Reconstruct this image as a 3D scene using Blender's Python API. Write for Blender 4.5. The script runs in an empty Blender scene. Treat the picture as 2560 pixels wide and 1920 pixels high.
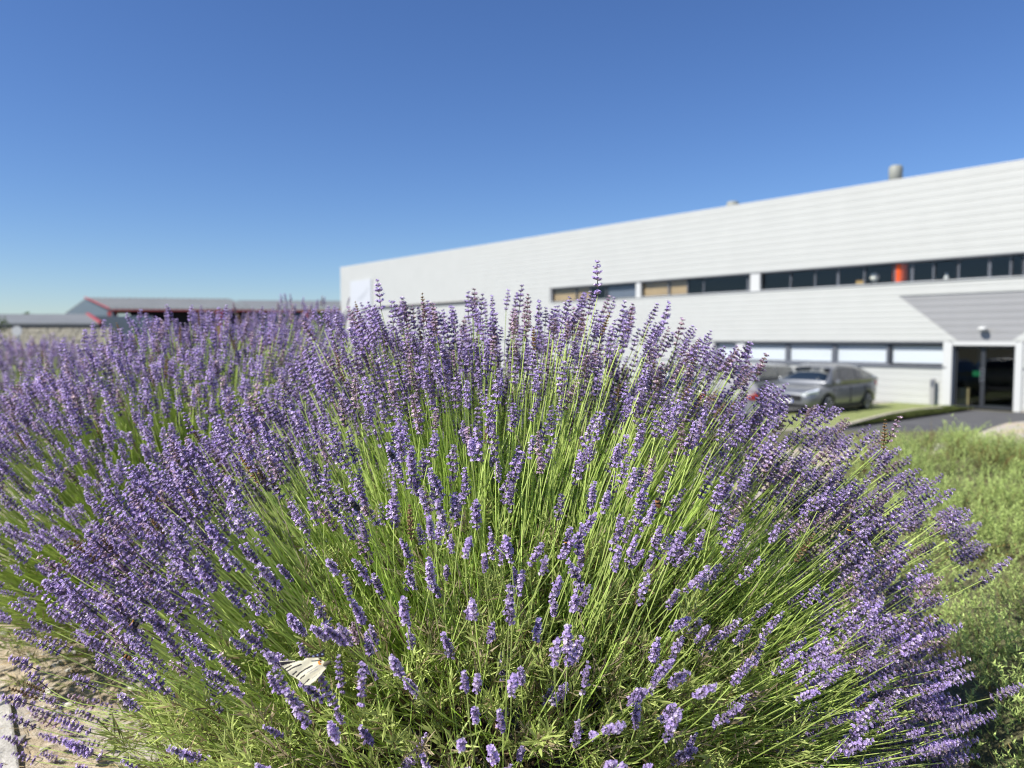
import bpy, math, random
import numpy as np
from mathutils import Vector, Matrix, Quaternion, noise

R = random.Random(11)
NR = np.random.RandomState(11)
rad = math.radians
SC = bpy.context.scene
COL = SC.collection

# ------------------------------------------------------------------ camera
CAM_Z = 2.36
PITCH = math.atan(45 / 768.0)
FPX = 768.0
cd = bpy.data.cameras.new("camera")
cam = bpy.data.objects.new("camera", cd)
COL.objects.link(cam)
cam.location = (0, 0, CAM_Z)
cam.rotation_euler = (math.pi / 2 - PITCH, 0, 0)
cd.sensor_width = 36
cd.lens = 27
cd.clip_start = 0.05
cd.clip_end = 2000
cd.dof.use_dof = True
cd.dof.focus_distance = 1.28
cd.dof.aperture_fstop = 3.6
SC.camera = cam

# ------------------------------------------------------------------ light
SUN_AZ = Vector((-0.90, -0.44)).normalized()      # horizontal direction towards the sun
SUN_EL = rad(47)
world = bpy.data.worlds.new("World")
SC.world = world
world.use_nodes = True
wt = world.node_tree
bg = wt.nodes["Background"]
sky = wt.nodes.new("ShaderNodeTexSky")
sky.sky_type = 'NISHITA'
sky.sun_disc = False
sky.sun_elevation = SUN_EL
sky.sun_rotation = math.atan2(SUN_AZ.x, SUN_AZ.y)
sky.altitude = 100
sky.air_density = 1.0
sky.dust_density = 0.2
sky.ozone_density = 8
hsv = wt.nodes.new("ShaderNodeHueSaturation")
hsv.inputs["Hue"].default_value = 0.509
hsv.inputs["Saturation"].default_value = 1.08
wt.links.new(sky.outputs[0], hsv.inputs["Color"])
wt.links.new(hsv.outputs[0], bg.inputs[0])
bg.inputs[1].default_value = 0.083
sl = bpy.data.lights.new("sun", 'SUN')
sun = bpy.data.objects.new("sun", sl)
COL.objects.link(sun)
sl.energy = 5.0
sl.angle = rad(0.53)
sl.color = (1.0, 0.955, 0.88)
sd = Vector((SUN_AZ.x * math.cos(SUN_EL), SUN_AZ.y * math.cos(SUN_EL), math.sin(SUN_EL)))
sun.rotation_euler = sd.to_track_quat('Z', 'Y').to_euler()
SC.view_settings.view_transform = 'Standard'
SC.view_settings.look = 'None'
SC.view_settings.gamma = 1.0
SC.view_settings.use_curve_mapping = False
SC.view_settings.exposure = 0.62
try:
    SC.cycles.max_bounces = 8
    SC.cycles.filter_width = 1.05
    SC.cycles.transparent_max_bounces = 12
except Exception:
    pass

# ------------------------------------------------------------------ helpers
CP, SP = math.cos(PITCH), math.sin(PITCH)
def ray(px, py):
    """direction (unit depth along the view axis) through a pixel of the 1024 px frame"""
    x = (px - 512) / FPX; y = (384 - py) / FPX
    return Vector((x, CP + y * SP, -SP + y * CP))
def at_depth(px, py, Y):
    d = ray(px, py); return Vector((0, 0, CAM_Z)) + d * (Y / d.y)
def project(p):
    v = Vector(p) - Vector((0, 0, CAM_Z))
    dz = v.y * CP - v.z * SP
    dy = v.y * SP + v.z * CP
    if dz < 0.05: return None
    return (512 + FPX * v.x / dz, 384 - FPX * dy / dz, dz)

MATS = {}
def mat(name, color=(0.5, 0.5, 0.5), rough=0.6, metal=0.0, spec=0.5, noise_amt=0.0, noise_scale=5.0, bump=0.0, bump_scale=40.0, col2=None, coat=0.0, detail=6):
    if name in MATS: return MATS[name]
    m = bpy.data.materials.new(name); m.use_nodes = True
    nt = m.node_tree; b = nt.nodes["Principled BSDF"]
    b.inputs["Base Color"].default_value = (*color, 1)
    b.inputs["Roughness"].default_value = rough
    b.inputs["Metallic"].default_value = metal
    b.inputs["Specular IOR Level"].default_value = spec
    b.inputs["Coat Weight"].default_value = coat
    tc = nt.nodes.new("ShaderNodeTexCoord")
    if noise_amt > 0 or col2 is not None:
        n = nt.nodes.new("ShaderNodeTexNoise"); n.inputs["Scale"].default_value = noise_scale; n.inputs["Detail"].default_value = detail
        n.inputs["Roughness"].default_value = 0.65
        nt.links.new(tc.outputs["Object"], n.inputs["Vector"])
        r = nt.nodes.new("ShaderNodeValToRGB")
        c2 = col2 if col2 is not None else tuple(c * (1 + noise_amt) for c in color)
        c1 = color if col2 is not None else tuple(c * (1 - noise_amt) for c in color)
        r.color_ramp.elements[0].position = 0.32; r.color_ramp.elements[0].color = (*c1, 1)
        r.color_ramp.elements[1].position = 0.68; r.color_ramp.elements[1].color = (*c2, 1)
        nt.links.new(n.outputs["Fac"], r.inputs[0]); nt.links.new(r.outputs[0], b.inputs["Base Color"])
    if bump > 0:
        n2 = nt.nodes.new("ShaderNodeTexNoise"); n2.inputs["Scale"].default_value = bump_scale; n2.inputs["Detail"].default_value = 5
        nt.links.new(tc.outputs["Object"], n2.inputs["Vector"])
        bn = nt.nodes.new("ShaderNodeBump"); bn.inputs["Strength"].default_value = bump; bn.inputs["Distance"].default_value = 0.02
        nt.links.new(n2.outputs["Fac"], bn.inputs["Height"]); nt.links.new(bn.outputs[0], b.inputs["Normal"])
    MATS[name] = m
    return m

def plant_mat(name, rough=0.55, trans=0.3, spec=0.3, tint=(1, 1, 1)):
    """colour of the leaf or petal itself comes from the mesh attribute «col»; thin tissue lets light through"""
    m = bpy.data.materials.new(name); m.use_nodes = True
    nt = m.node_tree; b = nt.nodes["Principled BSDF"]; out = nt.nodes["Material Output"]
    a = nt.nodes.new("ShaderNodeAttribute"); a.attribute_name = "col"
    hs = nt.nodes.new("ShaderNodeHueSaturation")
    oi = nt.nodes.new("ShaderNodeObjectInfo")
    mr = nt.nodes.new("ShaderNodeMapRange"); mr.inputs[3].default_value = 0.86; mr.inputs[4].default_value = 1.14
    nt.links.new(oi.outputs["Random"], mr.inputs[0]); nt.links.new(mr.outputs[0], hs.inputs["Value"])
    nt.links.new(a.outputs["Color"], hs.inputs["Color"])
    nt.links.new(hs.outputs[0], b.inputs["Base Color"])
    b.inputs["Roughness"].default_value = rough; b.inputs["Specular IOR Level"].default_value = spec
    t = nt.nodes.new("ShaderNodeBsdfTranslucent"); nt.links.new(hs.outputs[0], t.inputs["Color"])
    mx = nt.nodes.new("ShaderNodeMixShader"); mx.inputs[0].default_value = trans
    nt.links.new(b.outputs[0], mx.inputs[1]); nt.links.new(t.outputs[0], mx.inputs[2]); nt.links.new(mx.outputs[0], out.inputs["Surface"])
    MATS[name] = m
    return m

def glass_mat(name, tint=(0.97, 0.98, 0.98), trans=0.98):
    m = bpy.data.materials.new(name); m.use_nodes = True
    nt = m.node_tree; nt.nodes.remove(nt.nodes["Principled BSDF"]); out = nt.nodes["Material Output"]
    g = nt.nodes.new("ShaderNodeBsdfGlossy"); g.inputs["Roughness"].default_value = 0.03; g.inputs["Color"].default_value = (0.9, 0.95, 1, 1)
    t = nt.nodes.new("ShaderNodeBsdfTransparent"); t.inputs["Color"].default_value = (*[c * trans for c in tint], 1)
    f = nt.nodes.new("ShaderNodeFresnel"); f.inputs["IOR"].default_value = 1.5
    mx = nt.nodes.new("ShaderNodeMixShader")
    ge = nt.nodes.new("ShaderNodeNewGeometry"); iv = nt.nodes.new("ShaderNodeMath"); iv.operation = 'SUBTRACT'; iv.inputs[0].default_value = 1.0
    ml = nt.nodes.new("ShaderNodeMath"); ml.operation = 'MULTIPLY'
    nt.links.new(ge.outputs["Backfacing"], iv.inputs[1]); nt.links.new(f.outputs[0], ml.inputs[0]); nt.links.new(iv.outputs[0], ml.inputs[1])
    nt.links.new(ml.outputs[0], mx.inputs[0]); nt.links.new(t.outputs[0], mx.inputs[1]); nt.links.new(g.outputs[0], mx.inputs[2])
    nt.links.new(mx.outputs[0], out.inputs["Surface"])
    MATS[name] = m
    return m

def tag(o, label=None, cat=None, group=None, kind=None):
    if label: o['label'] = label
    if cat: o['category'] = cat
    if group: o['group'] = group
    if kind: o['kind'] = kind
    return o
def empty(name, loc=(0, 0, 0), rz=0.0, label=None, cat=None, group=None):
    o = bpy.data.objects.new(name, None); COL.objects.link(o)
    o.location = loc; o.rotation_euler = (0, 0, rz); o.empty_display_size = 0.2
    return tag(o, label, cat, group)
def link_mesh(name, me, parent=None, loc=None):
    o = bpy.data.objects.new(name, me); COL.objects.link(o)
    if parent: o.parent = parent
    if loc is not None: o.location = loc
    return o

class MB:
    """collects faces, builds one mesh object"""
    def __init__(s): s.v = []; s.f = []; s.mi = []
    def poly(s, pts, mi=0):
        n = len(s.v); s.v += [tuple(p) for p in pts]; s.f.append(tuple(range(n, n + len(pts)))); s.mi.append(mi)
    def box(s, x0, x1, y0, y1, z0, z1, mi=0):
        x0, x1 = min(x0, x1), max(x0, x1); y0, y1 = min(y0, y1), max(y0, y1)
        n = len(s.v)
        s.v += [(x0, y0, z0), (x1, y0, z0), (x1, y1, z0), (x0, y1, z0), (x0, y0, z1), (x1, y0, z1), (x1, y1, z1), (x0, y1, z1)]
        s.f += [tuple(n + i for i in q) for q in ((3, 2, 1, 0), (4, 5, 6, 7), (0, 1, 5, 4), (1, 2, 6, 5), (2, 3, 7, 6), (3, 0, 4, 7))]
        s.mi += [mi] * 6
    def prism(s, pts, axis_vec, mi=0):
        """closed prism: polygon pts swept by axis_vec"""
        n = len(s.v); k = len(pts); a = Vector(axis_vec)
        s.v += [tuple(p) for p in pts] + [tuple(Vector(p) + a) for p in pts]
        s.f.append(tuple(range(n + k - 1, n - 1, -1))); s.f.append(tuple(range(n + k, n + 2 * k)))
        s.mi += [mi, mi]
        for i in range(k):
            j = (i + 1) % k
            s.f.append((n + i, n + j, n + k + j, n + k + i)); s.mi.append(mi)
    def tube(s, pts, rs, seg=8, mi=0, cap=True):
        pts = [Vector(p) for p in pts]
        if not hasattr(rs, '__len__'): rs = [rs] * len(pts)
        rings = []
        up = None
        for i, p in enumerate(pts):
            t = (pts[min(i + 1, len(pts) - 1)] - pts[max(i - 1, 0)]).normalized()
            if up is None: up = t.orthogonal().normalized()
            up = (up - t * up.dot(t))
            up = up.normalized() if up.length > 1e-6 else t.orthogonal().normalized()
            w = t.cross(up)
            n = len(s.v)
            for k in range(seg):
                a = 2 * math.pi * k / seg
                s.v.append(tuple(p + (up * math.cos(a) + w * math.sin(a)) * rs[i]))
            rings.append(n)
        for a, b in zip(rings, rings[1:]):
            for k in range(seg):
                j = (k + 1) % seg
                s.f.append((a + k, a + j, b + j, b + k)); s.mi.append(mi)
        if cap:
            s.f.append(tuple(rings[0] + k for k in range(seg - 1, -1, -1))); s.mi.append(mi)
            s.f.append(tuple(rings[-1] + k for k in range(seg))); s.mi.append(mi)
    def loft(s, rings, mi=0, cap=True, closed=True):
        idx = []
        for r in rings:
            idx.append(len(s.v)); s.v += [tuple(p) for p in r]
        k = len(rings[0])
        for a, b in zip(idx, idx[1:]):
            for i in range(k if closed else k - 1):
                j = (i + 1) % k
                s.f.append((a + i, a + j, b + j, b + i)); s.mi.append(mi)
        if cap:
            s.f.append(tuple(idx[0] + i for i in range(k - 1, -1, -1))); s.mi.append(mi)
            s.f.append(tuple(idx[-1] + i for i in range(k))); s.mi.append(mi)
    def build(s, name, mats, parent=None, loc=None, smooth=False, bevel=0.0):
        me = bpy.data.meshes.new(name); me.from_pydata(s.v, [], s.f)
        if not isinstance(mats, (list, tuple)): mats = [mats]
        for m in mats: me.materials.append(m)
        me.polygons.foreach_set("material_index", s.mi)
        if smooth: me.polygons.foreach_set("use_smooth", [True] * len(s.f))
        me.update()
        o = link_mesh(name, me, parent, loc)
        if bevel > 0:
            b = o.modifiers.new("bevel", 'BEVEL'); b.width = bevel; b.segments = 2; b.limit_method = 'ANGLE'
        return o

def tri_mesh(name, V, F, C=None, mats=(), mi=None, smooth=False):
    """fast mesh from arrays: V n x 3, F m x 3, C n x 3 colours"""
    me = bpy.data.meshes.new(name)
    V = np.ascontiguousarray(V, dtype=np.float32); F = np.ascontiguousarray(F, dtype=np.int32)
    me.vertices.add(len(V)); me.vertices.foreach_set("co", V.ravel())
    me.loops.add(F.size); me.loops.foreach_set("vertex_index", F.ravel())
    me.polygons.add(len(F)); me.polygons.foreach_set("loop_start", np.arange(0, F.size, 3, dtype=np.int32))
    for m in mats: me.materials.append(m)
    if mi is not None: me.polygons.foreach_set("material_index", np.ascontiguousarray(mi, dtype=np.int32))
    me.polygons.foreach_set("use_smooth", np.full(len(F), smooth))
    if C is not None:
        a = me.color_attributes.new("col", 'BYTE_COLOR', 'POINT')
        c = np.ones((len(V), 4), dtype=np.float32); c[:, :3] = np.clip(C, 0, 1)
        a.data.foreach_set("color", c.ravel())
    me.update(calc_edges=True)
    return me

def scatter(protos, which, M, T, tint=None):
    """copies of small meshes joined into one: protos [(V,F,C)], which n, M n x3x3, T n x3, tint n x3"""
    Vs, Fs, Cs = [], [], []; off = 0
    for k, (V, F, C) in enumerate(protos):
        sel = np.nonzero(which == k)[0]
        if len(sel) == 0: continue
        v = np.einsum('nij,vj->nvi', M[sel], V) + T[sel][:, None, :]
        c = np.repeat(C[None], len(sel), 0)
        if tint is not None: c = c * tint[sel][:, None, :]
        f = F[None] + (np.arange(len(sel)) * len(V))[:, None, None] + off
        Vs.append(v.reshape(-1, 3)); Cs.append(c.reshape(-1, 3)); Fs.append(f.reshape(-1, 3)); off += len(sel) * len(V)
    return np.concatenate(Vs), np.concatenate(Fs), np.concatenate(Cs)

def frames(axis, spin=None, scale=None):
    """n x 3 x 3 matrices whose third column is axis"""
    a = axis / np.linalg.norm(axis, axis=1, keepdims=True); n = len(a)
    h = np.tile(np.array([0.31, 0.87, 0.38]), (n, 1))
    u = np.cross(h, a); u /= np.linalg.norm(u, axis=1, keepdims=True) + 1e-9
    w = np.cross(a, u)
    if spin is not None:
        c, s = np.cos(spin)[:, None], np.sin(spin)[:, None]
        u, w = u * c + w * s, w * c - u * s
    M = np.stack([u, w, a], axis=2)
    if scale is not None:
        M = M * (scale[:, None, None] if scale.ndim == 1 else scale[:, None, :])
    return M

# ------------------------------------------------------------------ materials
M_STEM = plant_mat("lavender_stem", 0.45, 0.45)
M_FLOWER = plant_mat("lavender_flower", 0.6, 0.36)
M_LEAF = plant_mat("leaf_tissue", 0.55, 0.38)
M_STRAW = plant_mat("straw", 0.7, 0.15)
M_WHITE = mat("white_cladding", (0.435, 0.445, 0.425), 0.42, 0.0, 0.4, noise_amt=0.03, noise_scale=0.8)
M_WHITE2 = mat("white_trim", (0.50, 0.51, 0.50), 0.45)
M_GREYC = mat("grey_cladding", (0.285, 0.285, 0.285), 0.42, 0.2, noise_amt=0.04, noise_scale=0.8)
M_CORE = mat("wall_core", (0.5, 0.5, 0.5), 0.9)
M_DARKF = mat("dark_frame", (0.025, 0.028, 0.033), 0.4)
M_GREYF = mat("grey_frame", (0.11, 0.12, 0.14), 0.4)
M_ROOM = mat("interior_shade", (0.035, 0.035, 0.04), 0.9)  # near-black colour carries the shade inside the rooms and the shed bay
M_TAN = mat("tan_blind", (0.33, 0.235, 0.125), 0.8, noise_amt=0.1, noise_scale=2)
M_BLIND = mat("white_blind", (0.62, 0.65, 0.69), 0.7)
M_BLUEB = mat("blue_grey_blind", (0.10, 0.12, 0.16), 0.7)
M_ORANGE = mat("orange_paint", (0.80, 0.105, 0.02), 0.5)
M_GLASS = glass_mat("window_glass")
M_GLASSD = glass_mat("door_glass", (0.85, 0.9, 0.92))
M_CONC = mat("concrete", (0.42, 0.40, 0.36), 0.9, noise_amt=0.22, noise_scale=9, bump=0.4, bump_scale=60)
M_ASPH = mat("asphalt", (0.075, 0.076, 0.080), 0.9, noise_amt=0.2, noise_scale=0.9, bump=0.5, bump_scale=90)
M_RED = mat("red_trim", (0.36, 0.045, 0.045), 0.5)
M_SHED = mat("blue_grey_sheet", (0.085, 0.115, 0.145), 0.5, noise_amt=0.08, noise_scale=0.4)
M_SHEDR = mat("grey_fibre_roof", (0.15, 0.16, 0.165), 0.8, noise_amt=0.1, noise_scale=0.5)
M_TREEBARK = mat("bark", (0.10, 0.075, 0.05), 0.9, bump=0.6, bump_scale=30)

# ================================================================== SETTING
def sstep(x): x = max(0.0, min(1.0, x)); return x * x * (3 - 2 * x)
BED = 1.40
def edge_y(x):
    if x < -2.5: return 12.0
    if x < 0.5: return 12.0 - 5.2 * sstep((x + 2.5) / 3.0)
    if x < 3.6: return 6.8
    return 6.8 + 2.4 * sstep((x - 3.6) / 3.0)
def bed_h(x, y):
    k = 1 - sstep((y - edge_y(x)) / 2.8)
    h = BED * k
    h += (noise.noise(Vector((x * 1.3, y * 1.3, 0))) * 0.035 + noise.noise(Vector((x * 6, y * 6, 3))) * 0.012) * k
    if x > 14: h *= 1 - sstep((x - 14) / 4)
    if x < -16: h *= 1 - sstep((-16 - x) / 4)
    return h - 0.06 * (1 - k)

# wide ground
g = MB()
N = 40
for i in range(N):
    for j in range(N):
        x0, x1 = -700 + 1400 * i / N, -700 + 1400 * (i + 1) / N
        y0, y1 = -300 + 1400 * j / N, -300 + 1400 * (j + 1) / N
        g.poly([(x0, y0, -0.02), (x1, y0, -0.02), (x1, y1, -0.02), (x0, y1, -0.02)])
ground = tag(g.build("ground", mat("dry_grass_ground", (0.16, 0.15, 0.075), 0.95, col2=(0.25, 0.22, 0.12), noise_scale=0.15)), kind="structure")

# ---- building frame: local x runs along the facade (away from us), y out of it, z up
P0 = Vector((15.7, 25.5, 0)); WD = Vector((-0.631, 0.776, 0)).normalized(); WN = Vector((-WD.y, WD.x, 0))
WROT = math.atan2(WD.y, WD.x)
def W(px, py, off=0.0):
    """(t, z) where the ray through a pixel of the 2560 px photograph meets the facade plane shifted out by off"""
    d = ray(px / 2.5, py / 2.5)
    k = ((P0 + WN * off) - Vector((0, 0, CAM_Z))).dot(WN) / d.dot(WN)
    p = Vector((0, 0, CAM_Z)) + d * k
    return (p - P0).dot(WD), p.z
def wallpt(t, y, z): return P0 + WD * t + WN * y + Vector((0, 0, z))
def WT(px, off=0.0): return W(px, 848, off)[0]

# asphalt lot (4 mm over the ground, under the bed's skirt)
lot = MB(); lot.poly([(-26, 6, 0.0), (40, 6, 0.0), wallpt(-24, 0.2, 0.0), wallpt(60, 0.2, 0.0), (-40, 70, 0.0)])
tag(lot.build("asphalt_road", M_ASPH), kind="structure")

# planting bed
def dens_axis(a, b, c0, c1, fine, coarse):
    out = []; v = a
    while v < b:
        out.append(v); v += fine if c0 <= v <= c1 else coarse
    out.append(b); return out
xs = dens_axis(-20, 18, -3.2, 5.5, 0.075, 0.4); ys = dens_axis(-4, 15.6, 0.6, 6.0, 0.075, 0.35)
V = np.array([(x, y, bed_h(x, y)) for y in ys for x in xs]); nx = len(xs)
jj, ii = np.meshgrid(np.arange(len(ys) - 1), np.arange(nx - 1), indexing='ij')
a = (jj * nx + ii).ravel(); F = np.concatenate([np.stack([a, a + 1, a + nx + 1], 1), np.stack([a, a + nx + 1, a + nx], 1)])
def bed_mat():
    m = bpy.data.materials.new("straw_and_chippings"); m.use_nodes = True
    nt = m.node_tree; b = nt.nodes["Principled BSDF"]; b.inputs["Roughness"].default_value = 0.95; b.inputs["Specular IOR Level"].default_value = 0.15
    tc = nt.nodes.new("ShaderNodeTexCoord")
    n1 = nt.nodes.new("ShaderNodeTexNoise"); n1.inputs["Scale"].default_value = 26; n1.inputs["Detail"].default_value = 8; n1.inputs["Roughness"].default_value = 0.7
    n2 = nt.nodes.new("ShaderNodeTexNoise"); n2.inputs["Scale"].default_value = 3.1; n2.inputs["Detail"].default_value = 4
    vo = nt.nodes.new("ShaderNodeTexVoronoi"); vo.inputs["Scale"].default_value = 42
    for n in (n1, n2, vo): nt.links.new(tc.outputs["Object"], n.inputs["Vector"])
    r1 = nt.nodes.new("ShaderNodeValToRGB")
    for p, c in ((0.25, (0.24, 0.19, 0.12)), (0.45, (0.44, 0.36, 0.25)), (0.6, (0.56, 0.48, 0.36)), (0.8, (0.66, 0.62, 0.54))):
        e = r1.color_ramp.elements.new(p); e.color = (*c, 1)
    r1.color_ramp.elements.remove(r1.color_ramp.elements[0]); r1.color_ramp.elements.remove(r1.color_ramp.elements[-1])
    mx = nt.nodes.new("ShaderNodeMixRGB"); mx.blend_type = 'MIX'; mx.inputs[2].default_value = (0.44, 0.40, 0.35, 1)
    r2 = nt.nodes.new("ShaderNodeValToRGB"); r2.color_ramp.elements[0].position = 0.5; r2.color_ramp.elements[1].position = 0.62
    nt.links.new(n1.outputs["Fac"], r1.inputs[0]); nt.links.new(n2.outputs["Fac"], r2.inputs[0])
    nt.links.new(r2.outputs[0], mx.inputs[0]); nt.links.new(r1.outputs[0], mx.inputs[1])
    nt.links.new(mx.outputs[0], b.inputs["Base Color"])
    bn = nt.nodes.new("ShaderNodeBump"); bn.inputs["Strength"].default_value = 0.9; bn.inputs["Distance"].default_value = 0.02
    nt.links.new(n1.outputs["Fac"], bn.inputs["Height"])
    bn2 = nt.nodes.new("ShaderNodeBump"); bn2.inputs["Strength"].default_value = 0.5; bn2.inputs["Distance"].default_value = 0.01
    nt.links.new(vo.outputs["Distance"], bn2.inputs["Height"]); nt.links.new(bn.outputs[0], bn2.inputs["Normal"])
    nt.links.new(bn2.outputs[0], b.inputs["Normal"])
    return m
me = tri_mesh("planting_bed", V, F, None, [bed_mat()], smooth=True)
tag(link_mesh("planting_bed", me), kind="structure")

# ---- the long white building
bld = empty("factory_building", P0, WROT, "long low white ribbed-metal building with a dark window ribbon, behind the parked cars", "building")
TE = W(851, 700)[0]                       # far (left) end of the facade
TB = -13.0                                # near end, outside the frame
ZR = W(2560, 402)[1]                      # roof edge
ZST = W(2560, 630)[1]; ZSB = W(2560, 692)[1]
ZLT = W(2300, 858)[1]; ZLB = W(2300, 915)[1]
TS = WT(1376)                             # left end of the upper window ribbon
TWL = WT(1787); TWR = WT(2366)            # lower window band
TD0, TD1 = WT(2540), WT(2383)             # door opening
ZD = W(2460, 864)[1]
DEP = 26.0
CR = 0.06
core = MB()
core.box(TB, TE, -0.30, -CR, 0, ZLB)
core2 = MB()
# lower band of the core with door and window openings left free
core = MB()
core.box(TD1, TE, -0.30, -CR, 0, ZLB); core.box(TB, TD0, -0.30, -CR, 0, ZLB)
core.box(TWL, TE, -0.30, -CR, ZLB, ZLT); core.box(TD1, TWR, -0.30, -CR, ZLB, ZLT); core.box(TB, TD0, -0.30, -CR, ZLB, ZLT)
core.box(TB, TE, -0.30, -CR, ZLT, ZSB)
core.box(TS, TE, -0.30, -CR, ZSB, ZST)
core.box(TB, TE, -0.30, -CR, ZST, ZR - 0.05)
core.build("wall", M_CORE, bld)
bk = MB(); bk.box(TB, TE, -DEP, -DEP + 0.3, 0, ZR - 0.05); bk.build("back_wall", M_WHITE, bld)
for t0, t1 in ((TE - 0.3, TE), (TB, TB + 0.3)):
    s_ = MB(); s_.box(t0 + 0.003, t1 - 0.003, -DEP + 0.3, -0.303, 0, ZR - 0.05); s_.build("end_wall", M_WHITE, bld)
rf = MB(); rf.box(TB, TE, -DEP, -CR, ZR - 0.045, ZR + 0.0); rf.build("roof", mat("roof_membrane", (0.35, 0.35, 0.35), 0.9), bld)
fl = MB(); fl.box(TB + 0.3, TE - 0.3, -7, -0.31, 2.9, 3.2); fl.box(TB + 0.3, TE - 0.3, -7.2, -7.0, 0, ZR - 0.1); fl.box(TB + 0.3, TE - 0.3, -6.99, -0.31, 0.0, 0.03)
fl.build("interior", M_ROOM, bld)
cp_ = MB(); cp_.box(TB, TE + 0.02, -0.35, 0.004, ZR + 0.003, ZR + 0.055); cp_.build("parapet_cap", M_WHITE2, bld)
# slanted edges of the grey inverted trapezium over the door
zt_t, zt_b = W(2560, 727)[1], W(2394, 853)[1]
tl_top, tl_bot = W(2246, 736)[0], W(2394, 853)[0]
tr_bot = W(2529, 849)[0]
slope = (tl_top - tl_bot)
def tL(z): return tl_bot + slope * (z - zt_b) / (zt_t - zt_b)
def tR(z): return tr_bot - slope * (z - zt_b) / (zt_t - zt_b)
plank_n = 0
def plank(t0b, t0t, t1b, t1t, z0, z1, out, m, name="cladding_plank"):
    """one horizontal cladding sheet: trapezoid face with a stepped lower lip, recessed joint below"""
    p = MB(); g_ = 0.009; y = out
    # profile in (y,z), bottom to top; lip stands out, upper edge tucks back
    prof = [(-CR, z0 + g_), (y, z0 + g_), (y, z0 + 0.7 * (z1 - z0)), (y - 0.008, z1), (-CR, z1)]
    def tt(z, b, t): return b + (t - b) * (z - z0) / (z1 - z0)
    A = [(tt(z, t0b, t0t), yy, z) for yy, z in prof]; B = [(tt(z, t1b, t1t), yy, z) for yy, z in prof]
    p.loft([A, B])
    o = p.build(name, m, bld)
    return o
def rows(za, zb, h):
    n = max(1, round((zb - za) / h)); return [(za + (zb - za) * i / n, za + (zb - za) * (i + 1) / n) for i in range(n)]
RH = 0.26
for z0, z1 in rows(ZST, ZR, RH): plank(TB, TB, TE, TE, z0, z1, 0.0, M_WHITE)
for z0, z1 in rows(ZSB, ZST, RH): plank(TS + 0.06, TS + 0.06, TE, TE, z0, z1, 0.0, M_WHITE)
for z0, z1 in rows(zt_t, ZSB, RH): plank(TB, TB, TE, TE, z0, z1, 0.0, M_WHITE)
for z0, z1 in rows(zt_b, zt_t, 0.21):
    plank(tL(z0), tL(z1), TE, TE, z0, z1, 0.0, M_WHITE)
    plank(TB, TB, tR(z0), tR(z1), z0, z1, 0.0, M_WHITE)
for z0, z1 in rows(zt_b, zt_t, 0.24):
    plank(tR(z0), tR(z1), tL(z0), tL(z1), z0, z1, -0.035, M_GREYC, "grey_cladding_plank")['label'] = "mid grey ribbed plank over the door"
# zone between the sill of the slanted panel and the lower windows / door head
if ZLT < zt_b - 0.02:
    plank(TD1 + 0.12, TD1 + 0.12, TE, TE, ZLT + 0.05, zt_b, 0.0, M_WHITE)
    plank(TB, TB, TD0 - 0.12, TD0 - 0.12, ZLT + 0.05, zt_b, 0.0, M_WHITE)
for z0, z1 in rows(0.06, ZLB - 0.06, 0.25):
    plank(TD1 + 0.30, TD1 + 0.30, TE, TE, z0, z1, 0.0, M_WHITE)
    plank(TB, TB, TD0 - 0.22, TD0 - 0.22, z0, z1, 0.0, M_WHITE)
for z0, z1 in rows(ZLB, ZLT, 0.25):
    plank(TWL + 0.05, TWL + 0.05, TE, TE, z0, z1, 0.0, M_WHITE)
    plank(TB, TB, TD0 - 0.22, TD0 - 0.22, z0, z1, 0.0, M_WHITE)
    plank(TD1 + 0.30, TD1 + 0.30, TWR - 0.05, TWR - 0.05, z0, z1, 0.0, M_WHITE)
# plinth, sills, lintels
def fbox(name, t0, t1, y0, y1, z0, z1, m, parent=None, bevel=0.0):
    b_ = MB(); b_.box(t0, t1, y0, y1, z0, z1); return b_.build(name, m, parent or bld, bevel=bevel)
fbox("plinth", TD1 + 0.31, TE, -CR + 0.003, 0.012, 0.0, 0.055, M_CONC)
fbox("plinth", TB, TD0 - 0.23, -CR + 0.003, 0.012, 0.0, 0.055, M_CONC)
fbox("window_sill", TWR - 0.04, TWL + 0.04, -0.28, 0.05, ZLB - 0.055, ZLB - 0.003, M_GREYF)
fbox("window_lintel", TWR - 0.04, TWL + 0.04, -0.28, 0.035, ZLT + 0.003, ZLT + 0.048, M_GREYF)
fbox("window_sill", TB, TS, -0.28, 0.04, ZSB + 0.003, ZSB + 0.033, M_WHITE2)
fbox("window_lintel", TB, TS, -0.28, 0.02, ZST - 0.04, ZST - 0.003, M_GREYF)
# door surround, door, lamp
fbox("door_pillar", TD1 + 0.003, TD1 + 0.297, -0.3, 0.05, 0.0, ZLT + 0.045, M_WHITE2, bevel=0.01)
fbox("door_pillar", TD0 - 0.217, TD0 - 0.003, -0.3, 0.05, 0.0, ZLT + 0.045, M_WHITE2, bevel=0.01)
fbox("door_header", TD0 + 0.003, TD1 - 0.003, -0.3, 0.03, ZD + 0.003, zt_b - 0.003, M_WHITE2)
dr = fbox("door", TD0 + 0.003, TD1 - 0.003, -0.22, -0.16, ZD - 0.09, ZD, M_DARKF); dr['label'] = "dark framed glass double door"
TM = (TD0 + TD1) / 2 + 0.05
dfm = MB()
for a_, b_ in ((TD0 + 0.003, TD0 + 0.09), (TM - 0.07, TM + 0.07), (TD1 - 0.09, TD1 - 0.003)): dfm.box(a_, b_, -0.215, -0.165, 0.02, ZD - 0.093)
dfm.box(TD0 + 0.093, TM - 0.073, -0.215, -0.165, 0.02, 0.12); dfm.box(TM + 0.073, TD1 - 0.093, -0.215, -0.165, 0.02, 0.12)
dfm.build("frame", M_DARKF, dr)
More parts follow.
